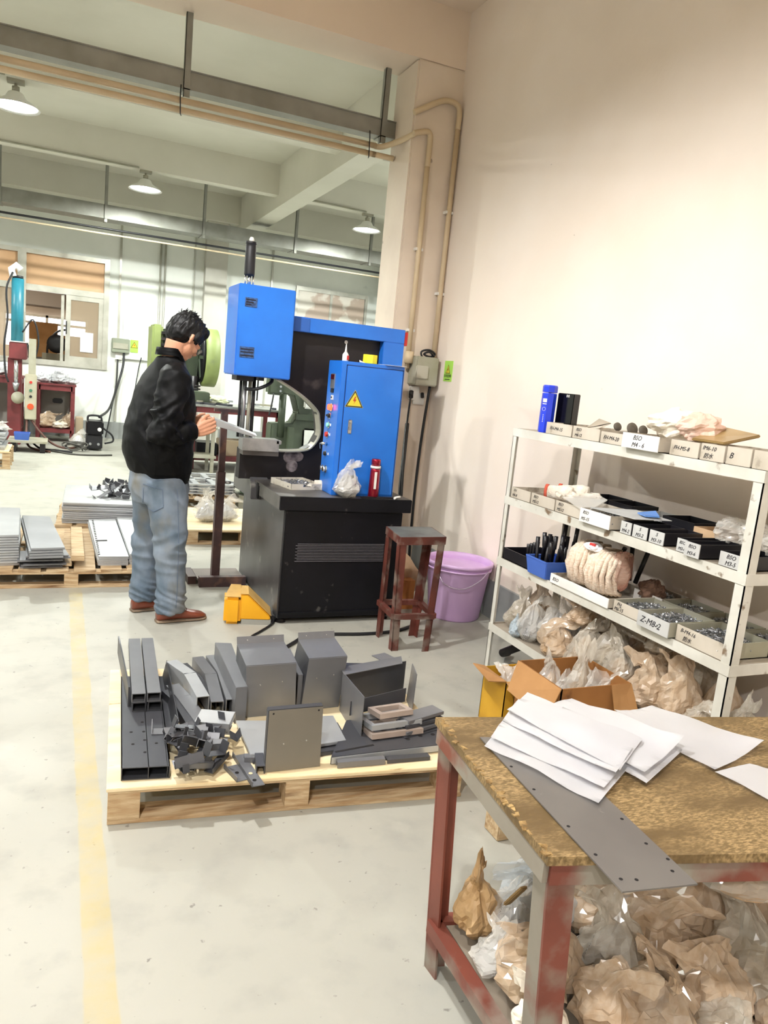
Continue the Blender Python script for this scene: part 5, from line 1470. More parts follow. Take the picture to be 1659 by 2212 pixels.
# upright panel in front
t = thing('upright_panel', 'upright grey square panel leaning at the front of the pallet', 'panel', (.78, 2.34, PZ))
a0, a1, b0, b1 = V((.683, 2.338, PZ)), V((.882, 2.336, PZ)), V((.692, 2.372, .342)), V((.888, 2.37, .342))
G().slab([a0, a1, b1, b0], .003).out('panel_face', mat('panel_warm_grey', '#857f74', '#7a756a', rough=.4, metal=.3, scale=3), t)
for p, q in ((b0, b1), (a0, a1), (a0, b0), (a1, b1)):
    G().slab([p, q, q + V((0, .02, .003)), p + V((0, .02, .003))], .003).out('return_edge', SHEETD, t)
for u, v, m_ in ((.08, .95, HOLE), (.92, .95, HOLE), (.30, .44, CHROME), (.72, .46, CHROME)):
    p = a0.lerp(a1, u).lerp(b0.lerp(b1, u), v) + V((0, -.0035, 0))
    G().sphere(p, .0035, 8, 6, (1, .5, 1)).out('rivet', m_, t)
chan([(.665, 2.33), (.68, 2.42)], .03, .03, SHEETD, 'short dark channel under the left of upright panel')
chan([(.63, 2.43), (.69, 2.42)], .03, .02, SHEET, 'small grey channel left behind the upright panel')
# open box with stacked light frames, right
t = thing('open_housing', 'open dark box housing holding light metal frames, right on the pallet', 'housing', (1.2, 2.6, PZ))
G().slab([(1.085, 2.46, PZ), (1.106, 2.755, PZ), (1.106, 2.755, .30), (1.083, 2.46, .322)], .003, (1, 0, 0)).out('side_sheet', SHEET, t)
G().slab([(1.40, 2.66, PZ), (1.44, 2.80, PZ), (1.46, 2.82, .29), (1.415, 2.68, .30)], .003, (-1, 0, 0)).out('side_sheet', SHEET, t)
G().slab([(1.10, 2.72, .30), (1.40, 2.80, .30), (1.43, 2.88, .30), (1.11, 2.80, .30)], .003, (0, 0, 1)).out('top_strap', SHEET, t)
G().slab([(1.106, 2.75, PZ), (1.43, 2.83, PZ), (1.43, 2.83, .30), (1.106, 2.75, .30)], .003).out('back_sheet', SHEETD, t)
G().slab([(1.09, 2.6, .24), (1.35, 2.64, .26), (1.35, 2.64, .20), (1.09, 2.6, .18)], .003).out('cross_plate', SHEETD, t)
chan([(1.38, 3.02), (1.42, 2.90)], .08, .002, SHEET, 'flat tab standing behind the open housing', z=.26, name='flat_tab')
chan([(1.12, 3.02), (1.30, 2.98)], .09, .02, SHEETD, 'dark tray behind the open housing', z=.20, name='dark_tray')
def frame(c, w, d, z, rz, m_, label, th=.02):
    t = thing('light_frame', label, 'frame', (c[0], c[1], z), rz)
    mm = ROOTM[t.name] @ Matrix.Rotation(R(-8), 4, 'X')
    for a in ((-w / 2, w / 2, -d / 2, -d / 2 + .02), (-w / 2, w / 2, d / 2 - .02, d / 2), (-w / 2, -w / 2 + .02, -d / 2 + .02, d / 2 - .02), (w / 2 - .02, w / 2, -d / 2 + .02, d / 2 - .02)):
        G().box(*a, 0, th, mm).out('frame_bar', m_, t)
    return t
WARMG = mat('warm_light_metal', '#c9b8ac', '#b9a89c', rough=.4, metal=.35, scale=6)
frame((1.22, 2.51, ), .22, .15, .185, R(4), SHEETL, 'upper light metal frame in the open housing')
frame((1.22, 2.49), .22, .15, .158, R(2), WARMG, 'lower pinkish metal frame in the open housing')
frame((1.23, 2.52), .15, .10, .215, R(6), WARMG, 'small inner frame on top in the open housing')
for i in range(4):
    z = PZ + .028 + i * .017
    G().obox((1.33 + .008 * i, 2.46 + .012 * i, z), (.19, .07, .014), (0, 0, R(14 + 3 * (i % 2)))).out('stacked_bracket', SHEET if i % 2 else SHEETD,
        label=['bottom', 'second', 'third', 'topmost'][i] + ' flat bracket in the small stack right of the frames', cat='bracket', bev=.001)
t = thing('perforated_channel', 'long perforated channel with bright front edge, right front of pallet', 'channel', (1.15, 2.4, PZ))
A0, A1, A2, A3 = V((.925, 2.335, PZ + .028)), V((1.40, 2.335, PZ + .028)), V((1.49, 2.60, PZ + .028)), V((1.08, 2.60, PZ + .028))
G().slab([A0, A1, A2, A3], .003, (0, 0, 1)).out('top_web', SHEETD, t)
G().slab([A0, A1, A1 + V((0, 0, -.024)), A0 + V((0, 0, -.024))], .003, (0, -1, 0)).out('front_edge', SHEETL, t)
G().slab([A0, A3, A3 + V((0, 0, -.026)), A0 + V((0, 0, -.026))], .003, (-1, 0, 0)).out('end_edge', SHEETD, t)
for u, v in ((.30, .55), (.36, .35), (.64, .25), (.76, .3), (.88, .3), (.93, .45)):
    p = A0.lerp(A1, u).lerp(A3.lerp(A2, u), v) + V((0, 0, .0032)); G().cyl(p, p + V((0, 0, .0006)), .009, 12).out('hole', HOLE, t)
p = A0.lerp(A1, .05) + V((0, .03, .0035)); G().beam(p, p + V((.16, .02, 0)), .010, .0008).out('slot', HOLE, t)
chan([(.94, 2.318), (1.12, 2.305)], .025, .022, SHEET, 'short grey channel lying on the front edge of pallet deck')
chan([(1.13, 2.31), (1.30, 2.30)], .03, .015, SHEETD, 'dark offcut strip by the front right pallet edge')

# ---------------------------------------------------------------- pallets and stacks further back
wpallet('long low pallet on the floor behind the man with grey sheet stacks', (-.55, 5.07), (1, -.01), (.02, 1), 1.3, 1.25, hgt=.12, deck='boards', m_deck=WOOD, nb=8)
BZ = .121
def stackp(q, z0, n, th, m_, label, jit=.006, seed=1, grp='sheets', name='sheet_stack', edge=None):
    """a stack of identical sheets, every sheet a part"""
    rnd = random.Random(seed)
    t = thing(name, label, 'stack', (sum(p[0] for p in q) / 4, sum(p[1] for p in q) / 4, z0))
    for i in range(n):
        dx, dy = rnd.uniform(-jit, jit), rnd.uniform(-jit, jit)
        G().slab([(x + dx, y + dy, z0 + i * th) for x, y in q], th * .8, (0, 0, 1)).out('sheet', m_, t)
    return t
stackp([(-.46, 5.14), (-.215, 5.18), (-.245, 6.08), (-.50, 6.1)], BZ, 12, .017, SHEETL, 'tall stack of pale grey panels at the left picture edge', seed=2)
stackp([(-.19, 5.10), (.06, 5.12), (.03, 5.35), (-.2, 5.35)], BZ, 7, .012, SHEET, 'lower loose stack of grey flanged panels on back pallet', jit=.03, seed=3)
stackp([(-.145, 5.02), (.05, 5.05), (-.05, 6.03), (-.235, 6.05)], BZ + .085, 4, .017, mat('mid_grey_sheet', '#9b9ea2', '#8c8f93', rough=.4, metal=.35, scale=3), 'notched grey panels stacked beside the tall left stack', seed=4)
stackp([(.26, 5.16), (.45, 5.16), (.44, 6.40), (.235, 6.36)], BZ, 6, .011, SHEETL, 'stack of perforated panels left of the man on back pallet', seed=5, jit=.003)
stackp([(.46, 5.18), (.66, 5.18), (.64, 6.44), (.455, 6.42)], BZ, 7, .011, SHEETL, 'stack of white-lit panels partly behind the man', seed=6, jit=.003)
tt = G()
for k in range(20): tt.box(.262, .275, 5.2 + k * .058, 5.225 + k * .058, BZ + .0652, BZ + .0658)
tt.out('edge_slots', HOLE, label='row of dark slots along the perforated panel stack', cat='slots', kind='stuff')
G().slab([(.27, 5.62, BZ + .0655), (.34, 5.63, BZ + .0655), (.34, 5.60, BZ + .0655), (.27, 5.59, BZ + .0655)], .001, (0, 0, 1)).out('notch', HOLE, label='dark notch in the perforated panel stack', cat='notch')
G().beam((.135, 5.12, BZ + .06), (.145, 6.15, BZ + .03), .08, .035).out('loose_plank', WOOD, label='loose pale plank lying on the back pallet', cat='plank', bev=.002)
G().beam((.07, 5.14, BZ + .012), (.09, 6.15, BZ + .012), .06, .02).out('loose_plank', WOOD, label='flat plank beside the grey notched panels', cat='plank', bev=.002)
wpallet('pallet carrying the long white panels and bracket heap behind man', (-.02, 6.45), (1, -.02), (.05, 1), .95, 1.0, hgt=.12, deck='boards', m_deck=WOOD, nb=6)
stackp([(.05, 6.50), (.90, 6.45), (.95, 7.35), (.08, 7.40)], BZ, 11, .016, SHEETL, 'stack of long white-edged panels left behind the man', jit=.012, seed=8)
rnd = random.Random(9)
for i in range(14):
    x, y = .30 + .3 * rnd.random(), 6.75 + .4 * rnd.random()
    M_ = Matrix.Translation((x, y, BZ + .19 + .07 * rnd.random())) @ Euler((rnd.uniform(-.6, .6), rnd.uniform(-.6, .6), rnd.uniform(0, 3))).to_matrix().to_4x4()
    g = G(); g.box(-.07, .07, -.03, .03, -.002, .002, M_); g.box(-.07, -.066, -.03, .03, 0, .04, M_); g.box(.066, .07, -.03, .03, 0, .04, M_)
    g.out('metal_bracket', SHEETD if i % 2 else SHEET, label='dark folded bracket in the heap on the long white panels', cat='bracket', group='brackets heaped on the long panels')
bag(.68, 6.9, BZ + .175, .16, 'small crumpled clear bag on the long panels beside bracket heap', FILM, SCREWB, 'sack', 2, sz=.12)
wpallet('pale board-topped pallet between the man and the support stand', (1.0, 6.28), (1, -.02), (.05, 1), 1.0, 1.0, hgt=.13)
for i, (x, y, s_) in enumerate(((1.22, 6.62, .22), (1.40, 6.66, .24), (1.28, 6.9, .2))):
    bag(x, y, .131, s_, ['white clear bag of metal parts on the pallet right beside the man', 'white clear bag with dark print beside the support stand', 'white bag behind the two parts bags'][i], FILM, SCREWB, 'sack', i + 2, (0, 0, i), sz=.27)
text_mesh('STEEL', .03, frame_m((1.33, 6.535, .30), (0, 0, -1), (1, 0, 0)), INK, name='bag_print', label='dark vertical print on white parts bag', cat='print') if False else None
for k in range(4):
    t = thing('slotted_grid', ['bottom', 'second', 'third', 'topmost'][k] + ' white perforated panel behind the clear bags', 'panel', (1.3, 8.2, .16 + k * .03))
    y0, y1, x0, x1, z = 7.9, 8.7, 1.15, 1.72, .16 + k * .03
    for b in range(3):
        yy = y0 + b * (y1 - y0) / 2
        G().box(x0, x1, yy - .03, yy + .03, z, z + .015).out('panel_bar', SHEETL, t)
    for a in range(4):
        xx = x0 + a * (x1 - x0) / 3
        G().box(xx - .03, xx + .03, y0 + .03, y1 - .03, z, z + .015).out('panel_bar', SHEETL, t)
wpallet('pallet under the white perforated panels', (1.1, 7.85), (1, 0), (0, 1), .65, .95, hgt=.14, deck='boards', m_deck=WOOD)
t = G(); t.obox((1.93, 7.9, .22), (.3, .5, .03), (.1, .1, .3)); t.out('dark_sheet', SHEETD, label='dark curved sheet leaning left of the press cabinet', cat='sheet')
crumple(1.95, 8.05, .16, .16, .2, .2, mat('mint_plastic', '#c3e8da', '#8fd0b6', rough=.4, scale=4), 'mint green and white plastic bag by the press corner', 'bag', 'plastic_wrap', 4, amp=.3)
G().box(1.78, 2.1, 7.85, 8.25, 0, .16).out('storage_plinth', GREYBOX, label='low grey crate under mint plastic bag', cat='crate')

# ---------------------------------------------------------------- far left: spot welder, red bench, welding machine
FY = 13.0
def gx(px): return px
sw = thing('spot_welder', 'red column spot welder with teal cylinder at the far left', 'welder', (-.66, 12.9, 0))
G().box(-.72, -.53, 12.85, 13.1, 0, 1.32).out('column', MAROON, sw, bev=.01)
G().box(-.70, -.46, 12.75, 13.1, 1.30, 1.55).out('head_block', MAROON, sw, bev=.01)
G().box(-.74, -.44, 12.74, 13.1, 1.55, 1.565).out('head_plate', WHITE, sw)
G().cyl((-.60, 12.9, 1.565), (-.60, 12.9, 2.48), .085, 18).out('cylinder', mat('teal_enamel', '#2a7f92', '#236f81', rough=.4, scale=4), sw)
G().cyl((-.60, 12.9, 2.48), (-.60, 12.9, 2.52), .075, 18).out('cylinder_cap', DARKWIRE, sw)
G().rings([(-.66, 12.8, 2.50), (-.68, 12.8, 2.6), (-.62, 12.8, 2.66), (-.56, 12.8, 2.60)], .05, 8).out('white_wrap', PAPER, sw)
for i, pts in enumerate(([(-.66, 12.75, 2.55), (-.74, 12.7, 2.3), (-.72, 12.7, 1.9), (-.76, 12.7, 1.5), (-.74, 12.7, 1.1), (-.70, 12.7, .95)], [(-.52, 12.7, 1.7), (-.38, 12.7, 1.9), (-.3, 12.7, 1.6), (-.36, 12.7, 1.25)], [(-.45, 12.7, 1.55), (-.4, 12.7, 1.2), (-.42, 12.7, 1.0), (-.38, 12.7, .9)])):
    G().tube(pts, .014, 6, 5).out('hose', DARKWIRE, sw)
G().cyl((-.60, 12.72, 1.28), (-.60, 12.72, .95), .03, 12).out('electrode', CHROME, sw)
G().cyl((-.60, 12.72, .95), (-.60, 12.72, .82), .05, 12, .02).out('electrode_tip', STEEL, sw)
G().lathe([(0, -.04), (.09, -.04), (.09, .04), (0, .04)], (-.57, 12.70, .73), 18, Matrix.Rotation(R(90), 4, 'X')).out('lower_arm', GREYBOX, sw)
G().box(-.43, -.33, 12.66, 12.72, 1.0, 1.62).out('valve_bracket', GREYBOX, sw)
t = thing('control_box', 'cream push button control box hanging beside the spot welder', 'control box', (-.40, 12.62, .3))
G().box(-.47, -.31, 12.55, 12.66, .42, 1.10).out('box_body', mat('cream_enclosure', '#b9b49d', '#aba690', rough=.5, scale=4), t, bev=.012)
for z, m_, r_ in ((.98, REDS, .02), (.86, mat('green_button', '#3f6f58', rough=.4), .022), (.77, DARKWIRE, .02), (.62, mat('red_orange_knob', '#d8532c', rough=.4), .045)):
    G().cyl((-.39, 12.55, z), (-.39, 12.53, z), r_, 14).out('button', m_, t)
for i, pts in enumerate(([(-.42, 12.6, .42), (-.38, 12.5, .15), (-.25, 12.4, .02), (0, 12.2, .02), (.2, 12.1, .02)], [(-.38, 12.6, .42), (-.25, 12.5, .25), (-.08, 12.4, .1), (.1, 12.3, .05), (.3, 12.5, .05)], [(-.44, 12.6, .42), (-.42, 12.3, .1), (-.3, 12.2, .02), (-.1, 12.0, .02)])):
    G().tube(pts, .016, 6, 6).out('cable', [DARKWIRE, mat('brown_cable', '#5b3a30', rough=.6), mat('brown_cable', '#5b3a30')][i], t)
def bench(x0, x1, y0, y1, h, label, m_=MAROON, name='steel_bench', topm=None, low=.2, lw=.06, panel=False):
    t = thing(name, label, 'bench', ((x0 + x1) / 2, y0, 0))
    G().box(x0, x1, y0, y1, h - .03, h).out('bench_top', topm or m_, t, bev=.004)
    for x in (x0 + .02, x1 - .02 - lw):
        for y in (y0 + .02, y1 - .02 - lw): G().box(x, x + lw, y, y + lw, 0, h - .03).out('leg', m_, t)
    for a in ((x0 + .02, x1 - .02, y0 + .02, y0 + .06), (x0 + .02, x1 - .02, y1 - .06, y1 - .02), (x0 + .02, x0 + .06, y0, y1), (x1 - .06, x1 - .02, y0, y1)):
        G().box(*a, h - .11, h - .03).out('apron', m_, t)
        G().box(*a, low - .05, low).out('lower_rail', m_, t)
    G().box(x0 + .03, x1 - .03, y0 + .03, y1 - .03, low, low + .015).out('lower_shelf', m_, t)
    if panel: G().box(x0 + .04, x1 - .04, y1 - .03, y1 - .015, low, h - .05).out('back_panel', mat('bench_back_grey', '#8f8b84', '#807c75', rough=.6, scale=2), t)
    return t
bench(-.36, .26, 13.5, 14.2, .95, 'maroon steel bench with bags under the far window', panel=True)
bench(-1.6, -.52, 13.3, 14.1, 1.02, 'maroon bench end at the far left picture edge', panel=True)
for i, (x, y, s_) in enumerate(((-.22, 13.7, .26), (.0, 13.7, .28), (.18, 13.65, .22), (-.08, 13.9, .24), (-.9, 13.6, .3), (-.7, 13.5, .25))):
    bag(x, y, 1.022 if x < -.5 else .952, s_, ['leftmost silver parts bag on the far maroon bench', 'middle silver parts bag on the far maroon bench', 'rightmost silver parts bag on the far maroon bench', 'silver parts bag behind on the far maroon bench',
        'silver bag on far left bench, at picture edge', 'silver bag on far left bench, beside the spot welder'][i], mat('silver_film', '#e3e5e8', rough=.15, alpha=.6), SCREWB, 'pillow', i, (0, 0, i), sz=.24)
for i, (x, y, s_, fi) in enumerate(((-.2, 13.7, .34, FILMT), (.02, 13.62, .26, CREAM), (.14, 13.75, .26, FILMT))):
    bag(x, y, .216, s_, ['brown paper sack on the lower shelf of far bench', 'pinkish crumpled bag on the lower shelf of far bench', 'clear draped bag by the right leg of far bench'][i], fi, BROWNP, 'round', i, (0, 0, i), sz=.3 if i != 1 else .18)
G().box(-.1, .06, 14.13, 14.17, .60, .68).out('dark_patch', DARKWIRE, label='dark cloth inside the far bench', cat='patch', bev=.015)  # dark block set against the bench's back panel
G().box(.26, .38, 13.6, 13.9, 0, .42).out('small_crate', mat('tan_crate', '#b8a68c', rough=.8), label='small tan crate right of the far bench', cat='crate', bev=.01)
bag(.3, 13.1, 0, .26, 'crumpled clear bag on the floor beside the black welding machine', FILM, PAPER, 'sack', 3, sz=.32)
t = thing('welding_machine', 'small black welding machine on the floor by the far wall', 'welding machine', (.52, 12.7, 0))
G().box(.40, .64, 12.55, 12.95, .03, .24).out('lower_unit', DARKWIRE, t, bev=.015)
G().box(.40, .65, 12.53, 12.95, .25, .46).out('upper_unit', BLACKP, t, bev=.02)
G().tube([(.42, 12.75, .46), (.44, 12.75, .53), (.60, 12.75, .53), (.63, 12.75, .45)], .016, 8, 5).out('carry_handle', DARKWIRE, t)
G().cyl((.59, 12.53, .34), (.59, 12.52, .34), .03, 14).out('dial', WHITE, t)
for x in (.46, .58): G().cyl((x, 12.55, .11), (x, 12.50, .11), .02, 10).out('socket', STEEL, t)
for i in range(5):
    r_ = .12 + .012 * i
    G().rings([(.24 + r_ * math.cos(a) * (.9 + .05 * i), 12.35 + r_ * .5 * math.sin(a), .02 + .12 * abs(math.sin(a * .5 + i))) for a in [k * .42 for k in range(16)]], .011, 6, True).out('cable_loop', mat('grey_cable', '#4c4a45', rough=.6), t)
G().tube([(.65, 12.7, .35), (.78, 12.7, .25), (.80, 12.7, .15), (.68, 12.6, .12)], .014, 8, 6).out('cable', DARKWIRE, t)
G().tube([(-.1, 12.2, .015), (.2, 11.9, .015), (.5, 11.9, .015), (.75, 12.0, .015)], .014, 6, 6).out('floor_cord', mat('grey_cable', '#4c4a45'), label='grey cable trailing on floor before the welding machine', cat='cord')
# power boxes on far wall left of man
t = thing('switch_box', 'grey distribution box on the far wall left of the man', 'electrical box', (1.0, YW, 1.4))
G().box(.84, 1.14, YW - .12, YW, 1.55, 1.80).out('box_body', mat('far_box_grey', '#8e9482', '#828876', rough=.5, scale=4), t, bev=.01)
G().box(.86, 1.11, YW - .135, YW - .12, 1.62, 1.72).out('breaker_window', GREYBOX, t)
G().box(.91, 1.02, YW - .06, YW, 1.43, 1.55).out('socket', WHITE, t)
G().tube([(1.05, YW - .1, 1.55), (1.03, YW - .2, 1.3), (.92, YW - .4, .9), (.78, 13.6, .6), (.60, 12.95, .50)], .02, 8, 6).out('power_cord', DARKWIRE, t)
G().tube([(.95, YW - .1, 1.43), (.93, YW - .2, 1.0), (.85, YW - .3, .5), (.75, 13.8, .1)], .012, 8, 6).out('power_cord', DARKWIRE, t)
t = thing('warning_sticker', 'green and yellow warning sticker beside the far distribution box', 'sticker', (1.2, YW, 1.6))
G().box(1.155, 1.29, YW - .07, YW - .062, 1.58, 1.80).out('sticker_sheet', mat('sticker_green', '#a8dc5a'), t)
tri_sign((1.222, YW - .072, 1.66), (1, 0, 0), (0, 0, 1), .12, t, (0, -1, 0))
G().box(1.02, 1.50, YW - .06, YW, 1.45, 2.2).out('cabinet_panel', WALLF, label='flush white wall cabinet behind the distribution box', cat='cabinet', bev=.01)
G().tube([(1.35, YW - .08, 1.5), (1.3, YW - .2, 1.3), (1.2, YW - .4, .7), (1.05, 13.9, .1)], .010, 8, 6).out('wall_cord', DARKWIRE, label='thin black cord dropping from the white wall cabinet', cat='cord')
# small pallet with parts, low platform with blue bin
wpallet('small light pallet with white parts at the left picture edge', (-1.35, 10.2), (1, 0), (0, 1), .82, .8, hgt=.22, deck='boards', m_deck=PLY, nb=5)
stackp([(-1.2, 10.3), (-.60, 10.3), (-.60, 10.9), (-1.2, 10.9)], .221, 6, .035, SHEETL, 'stack of white slotted panels on the small left pallet', jit=.03, seed=12)
bag(-.7, 10.6, .43, .28, 'grey clear bag on the white slotted panels', FILM, SCREWB, 'sack', 1, sz=.15)
t = thing('low_platform', 'low grey platform board in front of the maroon bench', 'platform', (-.35, 12.0, 0))
G().box(-.66, -.14, 11.9, 12.5, .14, .17).out('platform_board', GREYBOX, t)
for x in (-.62, -.24): G().box(x, x + .07, 11.93, 12.45, 0, .14).out('platform_foot', DARKP, t)
t = thing('blue_bin', 'small blue plastic bin on the low grey platform', 'bin', (-.48, 12.1, .17))
g = G(); taper_bin(g, -.58, -.38, 12.0, 12.2, .171, .27, .015, .005); g.out('bin_body', BB, t)

# ---------------------------------------------------------------- green power press behind the man, bench and green press beyond the machine
GRN = mat('old_green_paint', '#93a163', '#7f8d52', rough=.5, scale=3, dirt='#7d8a62', dscale=4, dlo=.6, dhi=.75)
GRND = mat('dark_green_paint', '#3f4a38', '#333d2e', rough=.5, scale=4, dirt='#33382f', dscale=5)
GRNM = mat('mid_green_casting', '#4e5846', '#424c3b', rough=.5, scale=4, dirt='#4b5344', dscale=6, dlo=.6, dhi=.75)
t = thing('power_press', 'pale green power press with large flywheel behind the man', 'press machine', (1.7, 12.2, 0))
G().box(1.29, 1.45, 12.3, 12.9, .9, 2.03).out('frame_side', GRN, t, bev=.03)
G().box(1.40, 2.05, 12.4, 12.9, 1.0, 1.75).out('press_body', GRND, t, bev=.04)
G().box(1.45, 1.75, 12.3, 12.7, 1.7, 1.98).out('motor', GRND, t, bev=.03)
for k in range(4): G().box(1.42, 1.6, 12.22, 12.32, 1.62 + .09 * k, 1.66 + .09 * k).out('motor_fin', DARKP, t)
G().lathe([(0, -.11), (.12, -.11), (.42, -.10), (.45, -.09), (.45, .10), (.42, .11), (.12, .10), (0, .10)], (2.16, 12.3, 1.60), 40, Matrix.Rotation(R(90), 4, 'Y') ).out('flywheel', GRN, t)
G().lathe([(.05, -.02), (.39, -.02), (.39, .02), (.05, .02)], (2.04, 12.3, 1.60), 36, Matrix.Rotation(R(90), 4, 'Y')).out('belt_guard', BLACKP, t)
for k in range(6):
    a = k * math.pi / 3
    G().beam((2.02, 12.3, 1.6), (2.02, 12.3 + .37 * math.cos(a), 1.6 + .37 * math.sin(a)), .05, .03, (1, 0, 0)).out('spoke', GRND, t)
for k in range(5): G().cyl((1.95, 12.25, .95 + .05 * k), (2.05, 12.25, .95 + .05 * k), .012, 8).out('spring_coil', DARKP, t)
G().cyl((1.95, 12.3, .7), (1.95, 12.3, 1.3), .06, 12).out('ram', DARKP, t)
G().box(1.35, 2.0, 12.35, 12.9, 0, .9).out('press_base', GRND, t, bev=.03)
bench(1.72, 3.05, 10.95, 11.8, .93, 'dark red work bench with tools behind the support stand', name='tool_bench', topm=mat('bench_top_grey', '#a4a6a0', '#7e807a', rough=.5, scale=6), low=.18)
t = thing('metal_table', 'low grey steel table behind the man', 'table', (1.5, 10.2, 0))
for x in (1.42, 1.95):
    for y in (10.5, 10.9): G().box(x, x + .045, y, y + .045, 0, .62).out('leg', GREYBOX, t)
G().box(1.40, 2.02, 10.48, 10.96, .62, .65).out('table_top', GREYBOX, t)
G().box(1.40, 2.02, 10.48, 10.96, .22, .25).out('lower_shelf', GREYBOX, t)
rnd = random.Random(31)
for i in range(16):
    x, y = rnd.uniform(1.8, 2.95), rnd.uniform(11.0, 11.6)
    G().obox((x, y, .945 + .02 * (i % 3)), (rnd.uniform(.06, .3), rnd.uniform(.04, .1), .03), (0, 0, rnd.uniform(-1, 1))).out('bench_part', [SHEETD, GREYBOX, SHEETL][i % 3],
        label='small %s metal part lying on the dark red tool bench' % ['dark', 'dull grey', 'bright'][i % 3], cat='part', group='%s parts on the tool bench' % ['dark', 'dull grey', 'bright'][i % 3])
G().box(1.75, 2.0, 11.1, 11.5, .931, 1.10).out('tool_box', GRNM, label='olive grey tool box on the left end of tool bench', cat='box', bev=.01)
crumple(2.15, 11.4, .931, .16, .12, .13, mat('pale_green_rag', '#d8dcb4', rough=.8), 'pale green rag on the tool bench', 'rag', 'cloth_rag', 13, amp=.3)
for i, (x, w) in enumerate(((1.85, .3), (2.2, .35), (2.6, .3))): G().box(x, x + w, 11.1, 11.5, .196, .196 + .18 + .05 * i).out('storage_box', [BLACKP, mat('tan_crate', '#b8a68c'), GREYBOX][i],
    label=['black box under the tool bench', 'tan box under the tool bench', 'grey box under the tool bench'][i], cat='box', bev=.01)
t = thing('green_press', 'dull green C frame press seen through the throat of the blue press', 'press machine', (3.3, 10.2, 0))
G().slab([(2.78, 10.3, 1.76), (3.15, 10.3, 1.70), (3.72, 10.3, 1.30), (3.78, 10.3, .9), (3.78, 10.3, .3), (3.6, 10.3, 0), (2.72, 10.3, 0), (2.72, 10.3, .78), (3.02, 10.3, .80), (3.10, 10.3, .95), (3.02, 10.3, 1.18), (2.74, 10.3, 1.22)], .28, (0, 1, 0)).out('press_frame', GRNM, t, bev=.015)
G().box(2.60, 2.82, 10.1, 10.3, 1.18, 1.52).out('press_motor', GRNM, t, bev=.03)
for k in range(4): G().cyl((2.76, 10.1, 1.24 + .06 * k), (2.76, 10.08, 1.24 + .06 * k), .015, 10).out('bolt', STEEL, t)
G().box(3.16, 3.32, 10.25, 10.3, 1.02, 1.30).out('upper_hole_fill', WALLF, t, bev=.02)  # wall-coloured plate in place of a hole showing the bright wall behind
G().box(3.05, 3.7, 10.22, 10.3, .86, .94).out('cross_rib', GRND, t)
G().cyl((2.86, 10.3, .60), (2.86, 10.3, 1.2), .05, 14).out('ram', GRND, t)
G().box(3.18, 3.42, 10.26, 10.3, .45, .74).out('lower_hole_fill', WALLF, t, bev=.03)  # second wall-coloured plate standing in for a see-through hole
G().beam((2.98, 10.2, 0), (2.98, 10.2, .75), .08, .08, (0, 1, 0)).out('front_leg', GRNM, t)
G().tube([(2.66, 10.05, 1.2), (2.62, 10.0, 1.0), (2.6, 10.0, .9)], .012, 6, 5).out('cable', DARKWIRE, t)

G().box(1.40, 1.56, 1.94, 2.03, 0, .075).out('wood_block', WOOD, label='small brown wooden block on the floor behind the work table', cat='block', bev=.004)
# ---------------------------------------------------------------- the man
TH = R(15)
FX_, LX_ = V((math.cos(TH), math.sin(TH), 0)), V((-math.sin(TH), math.cos(TH), 0))
MO = V((.60, 4.45, 0))
def MP_(f, l, z): return MO + FX_ * f + LX_ * l + V((0, 0, z))
man = thing('person', 'man in black jacket, light blue jeans and brown shoes, looking down at a metal piece', 'person', (.60, 4.45, 0))
def ering(g, c, a, b, n=28, tilt=0.0, sup=1.0, ax=None):
    """horizontal elliptical ring: a half depth along his front, b half width; tilt raises the back"""
    f_, l_ = ax or (FX_, LX_)
    r = []
    for k in range(n):
        t = 2 * math.pi * k / n
        co, si = math.cos(t), math.sin(t)
        co = math.copysign(abs(co) ** sup, co); si = math.copysign(abs(si) ** sup, si)
        r.append(g.bm.verts.new(V(c) + f_ * a * co + l_ * b * si + V((0, 0, -tilt * co))))
    return r
def loft(g, rings_):
    for a, b in zip(rings_, rings_[1:]):
        n = len(a)
        for k in range(n): g.bm.faces.new((a[k], a[(k + 1) % n], b[(k + 1) % n], b[k]))
    g.bm.faces.new(rings_[0][::-1]); g.bm.faces.new(rings_[-1])
def remesh(g, vox, sm=2):
    """union of the closed lofts in g as one continuous surface"""
    bmesh.ops.recalc_face_normals(g.bm, faces=g.bm.faces)
    me = bpy.data.meshes.new('tmp'); g.bm.to_mesh(me)
    o = bpy.data.objects.new('tmp', me); COL.objects.link(o)
    m = o.modifiers.new('r', 'REMESH'); m.mode = 'VOXEL'; m.voxel_size = vox; m.use_smooth_shade = True
    s = o.modifiers.new('s', 'SMOOTH'); s.iterations = sm; s.factor = .5
    dg = bpy.context.evaluated_depsgraph_get()
    ev = o.evaluated_get(dg)
    me2 = bpy.data.meshes.new_from_object(ev)
    bpy.data.objects.remove(o); bpy.data.meshes.remove(me)
    q = G(); q.bm.from_mesh(me2); bpy.data.meshes.remove(me2)
    return q
def displace(q, fn):
    q.bm.normal_update()
    mv = [(v, v.normal * fn(v.co, v.normal)) for v in q.bm.verts]
    for v, d in mv: v.co += d
    return q
SKIN = mat('skin', '#d09a7c', '#c48c6e', rough=.5, scale=6, bump=.04, bscale=120)
JACK = mat('black_jacket_cloth', '#030304', '#07080b', spec=.15, rough=.6, scale=5, bump=.15, bscale=300, bdist=.002)
JEAN = mat('washed_denim', '#586878', '#8792a0', rough=.85, scale=7, stretch=(1, 1, .7), lo=.35, hi=.7, bump=.2, bscale=350, bdist=.002, dirt='#6f6c62', dscale=5, dlo=.5, dhi=.72)
HAIRM = mat('black_hair', '#060608', '#0c0d10', spec=.3, rough=.5, scale=40, stretch=(1, 1, .4), bump=.5, bscale=90, bdist=.006)
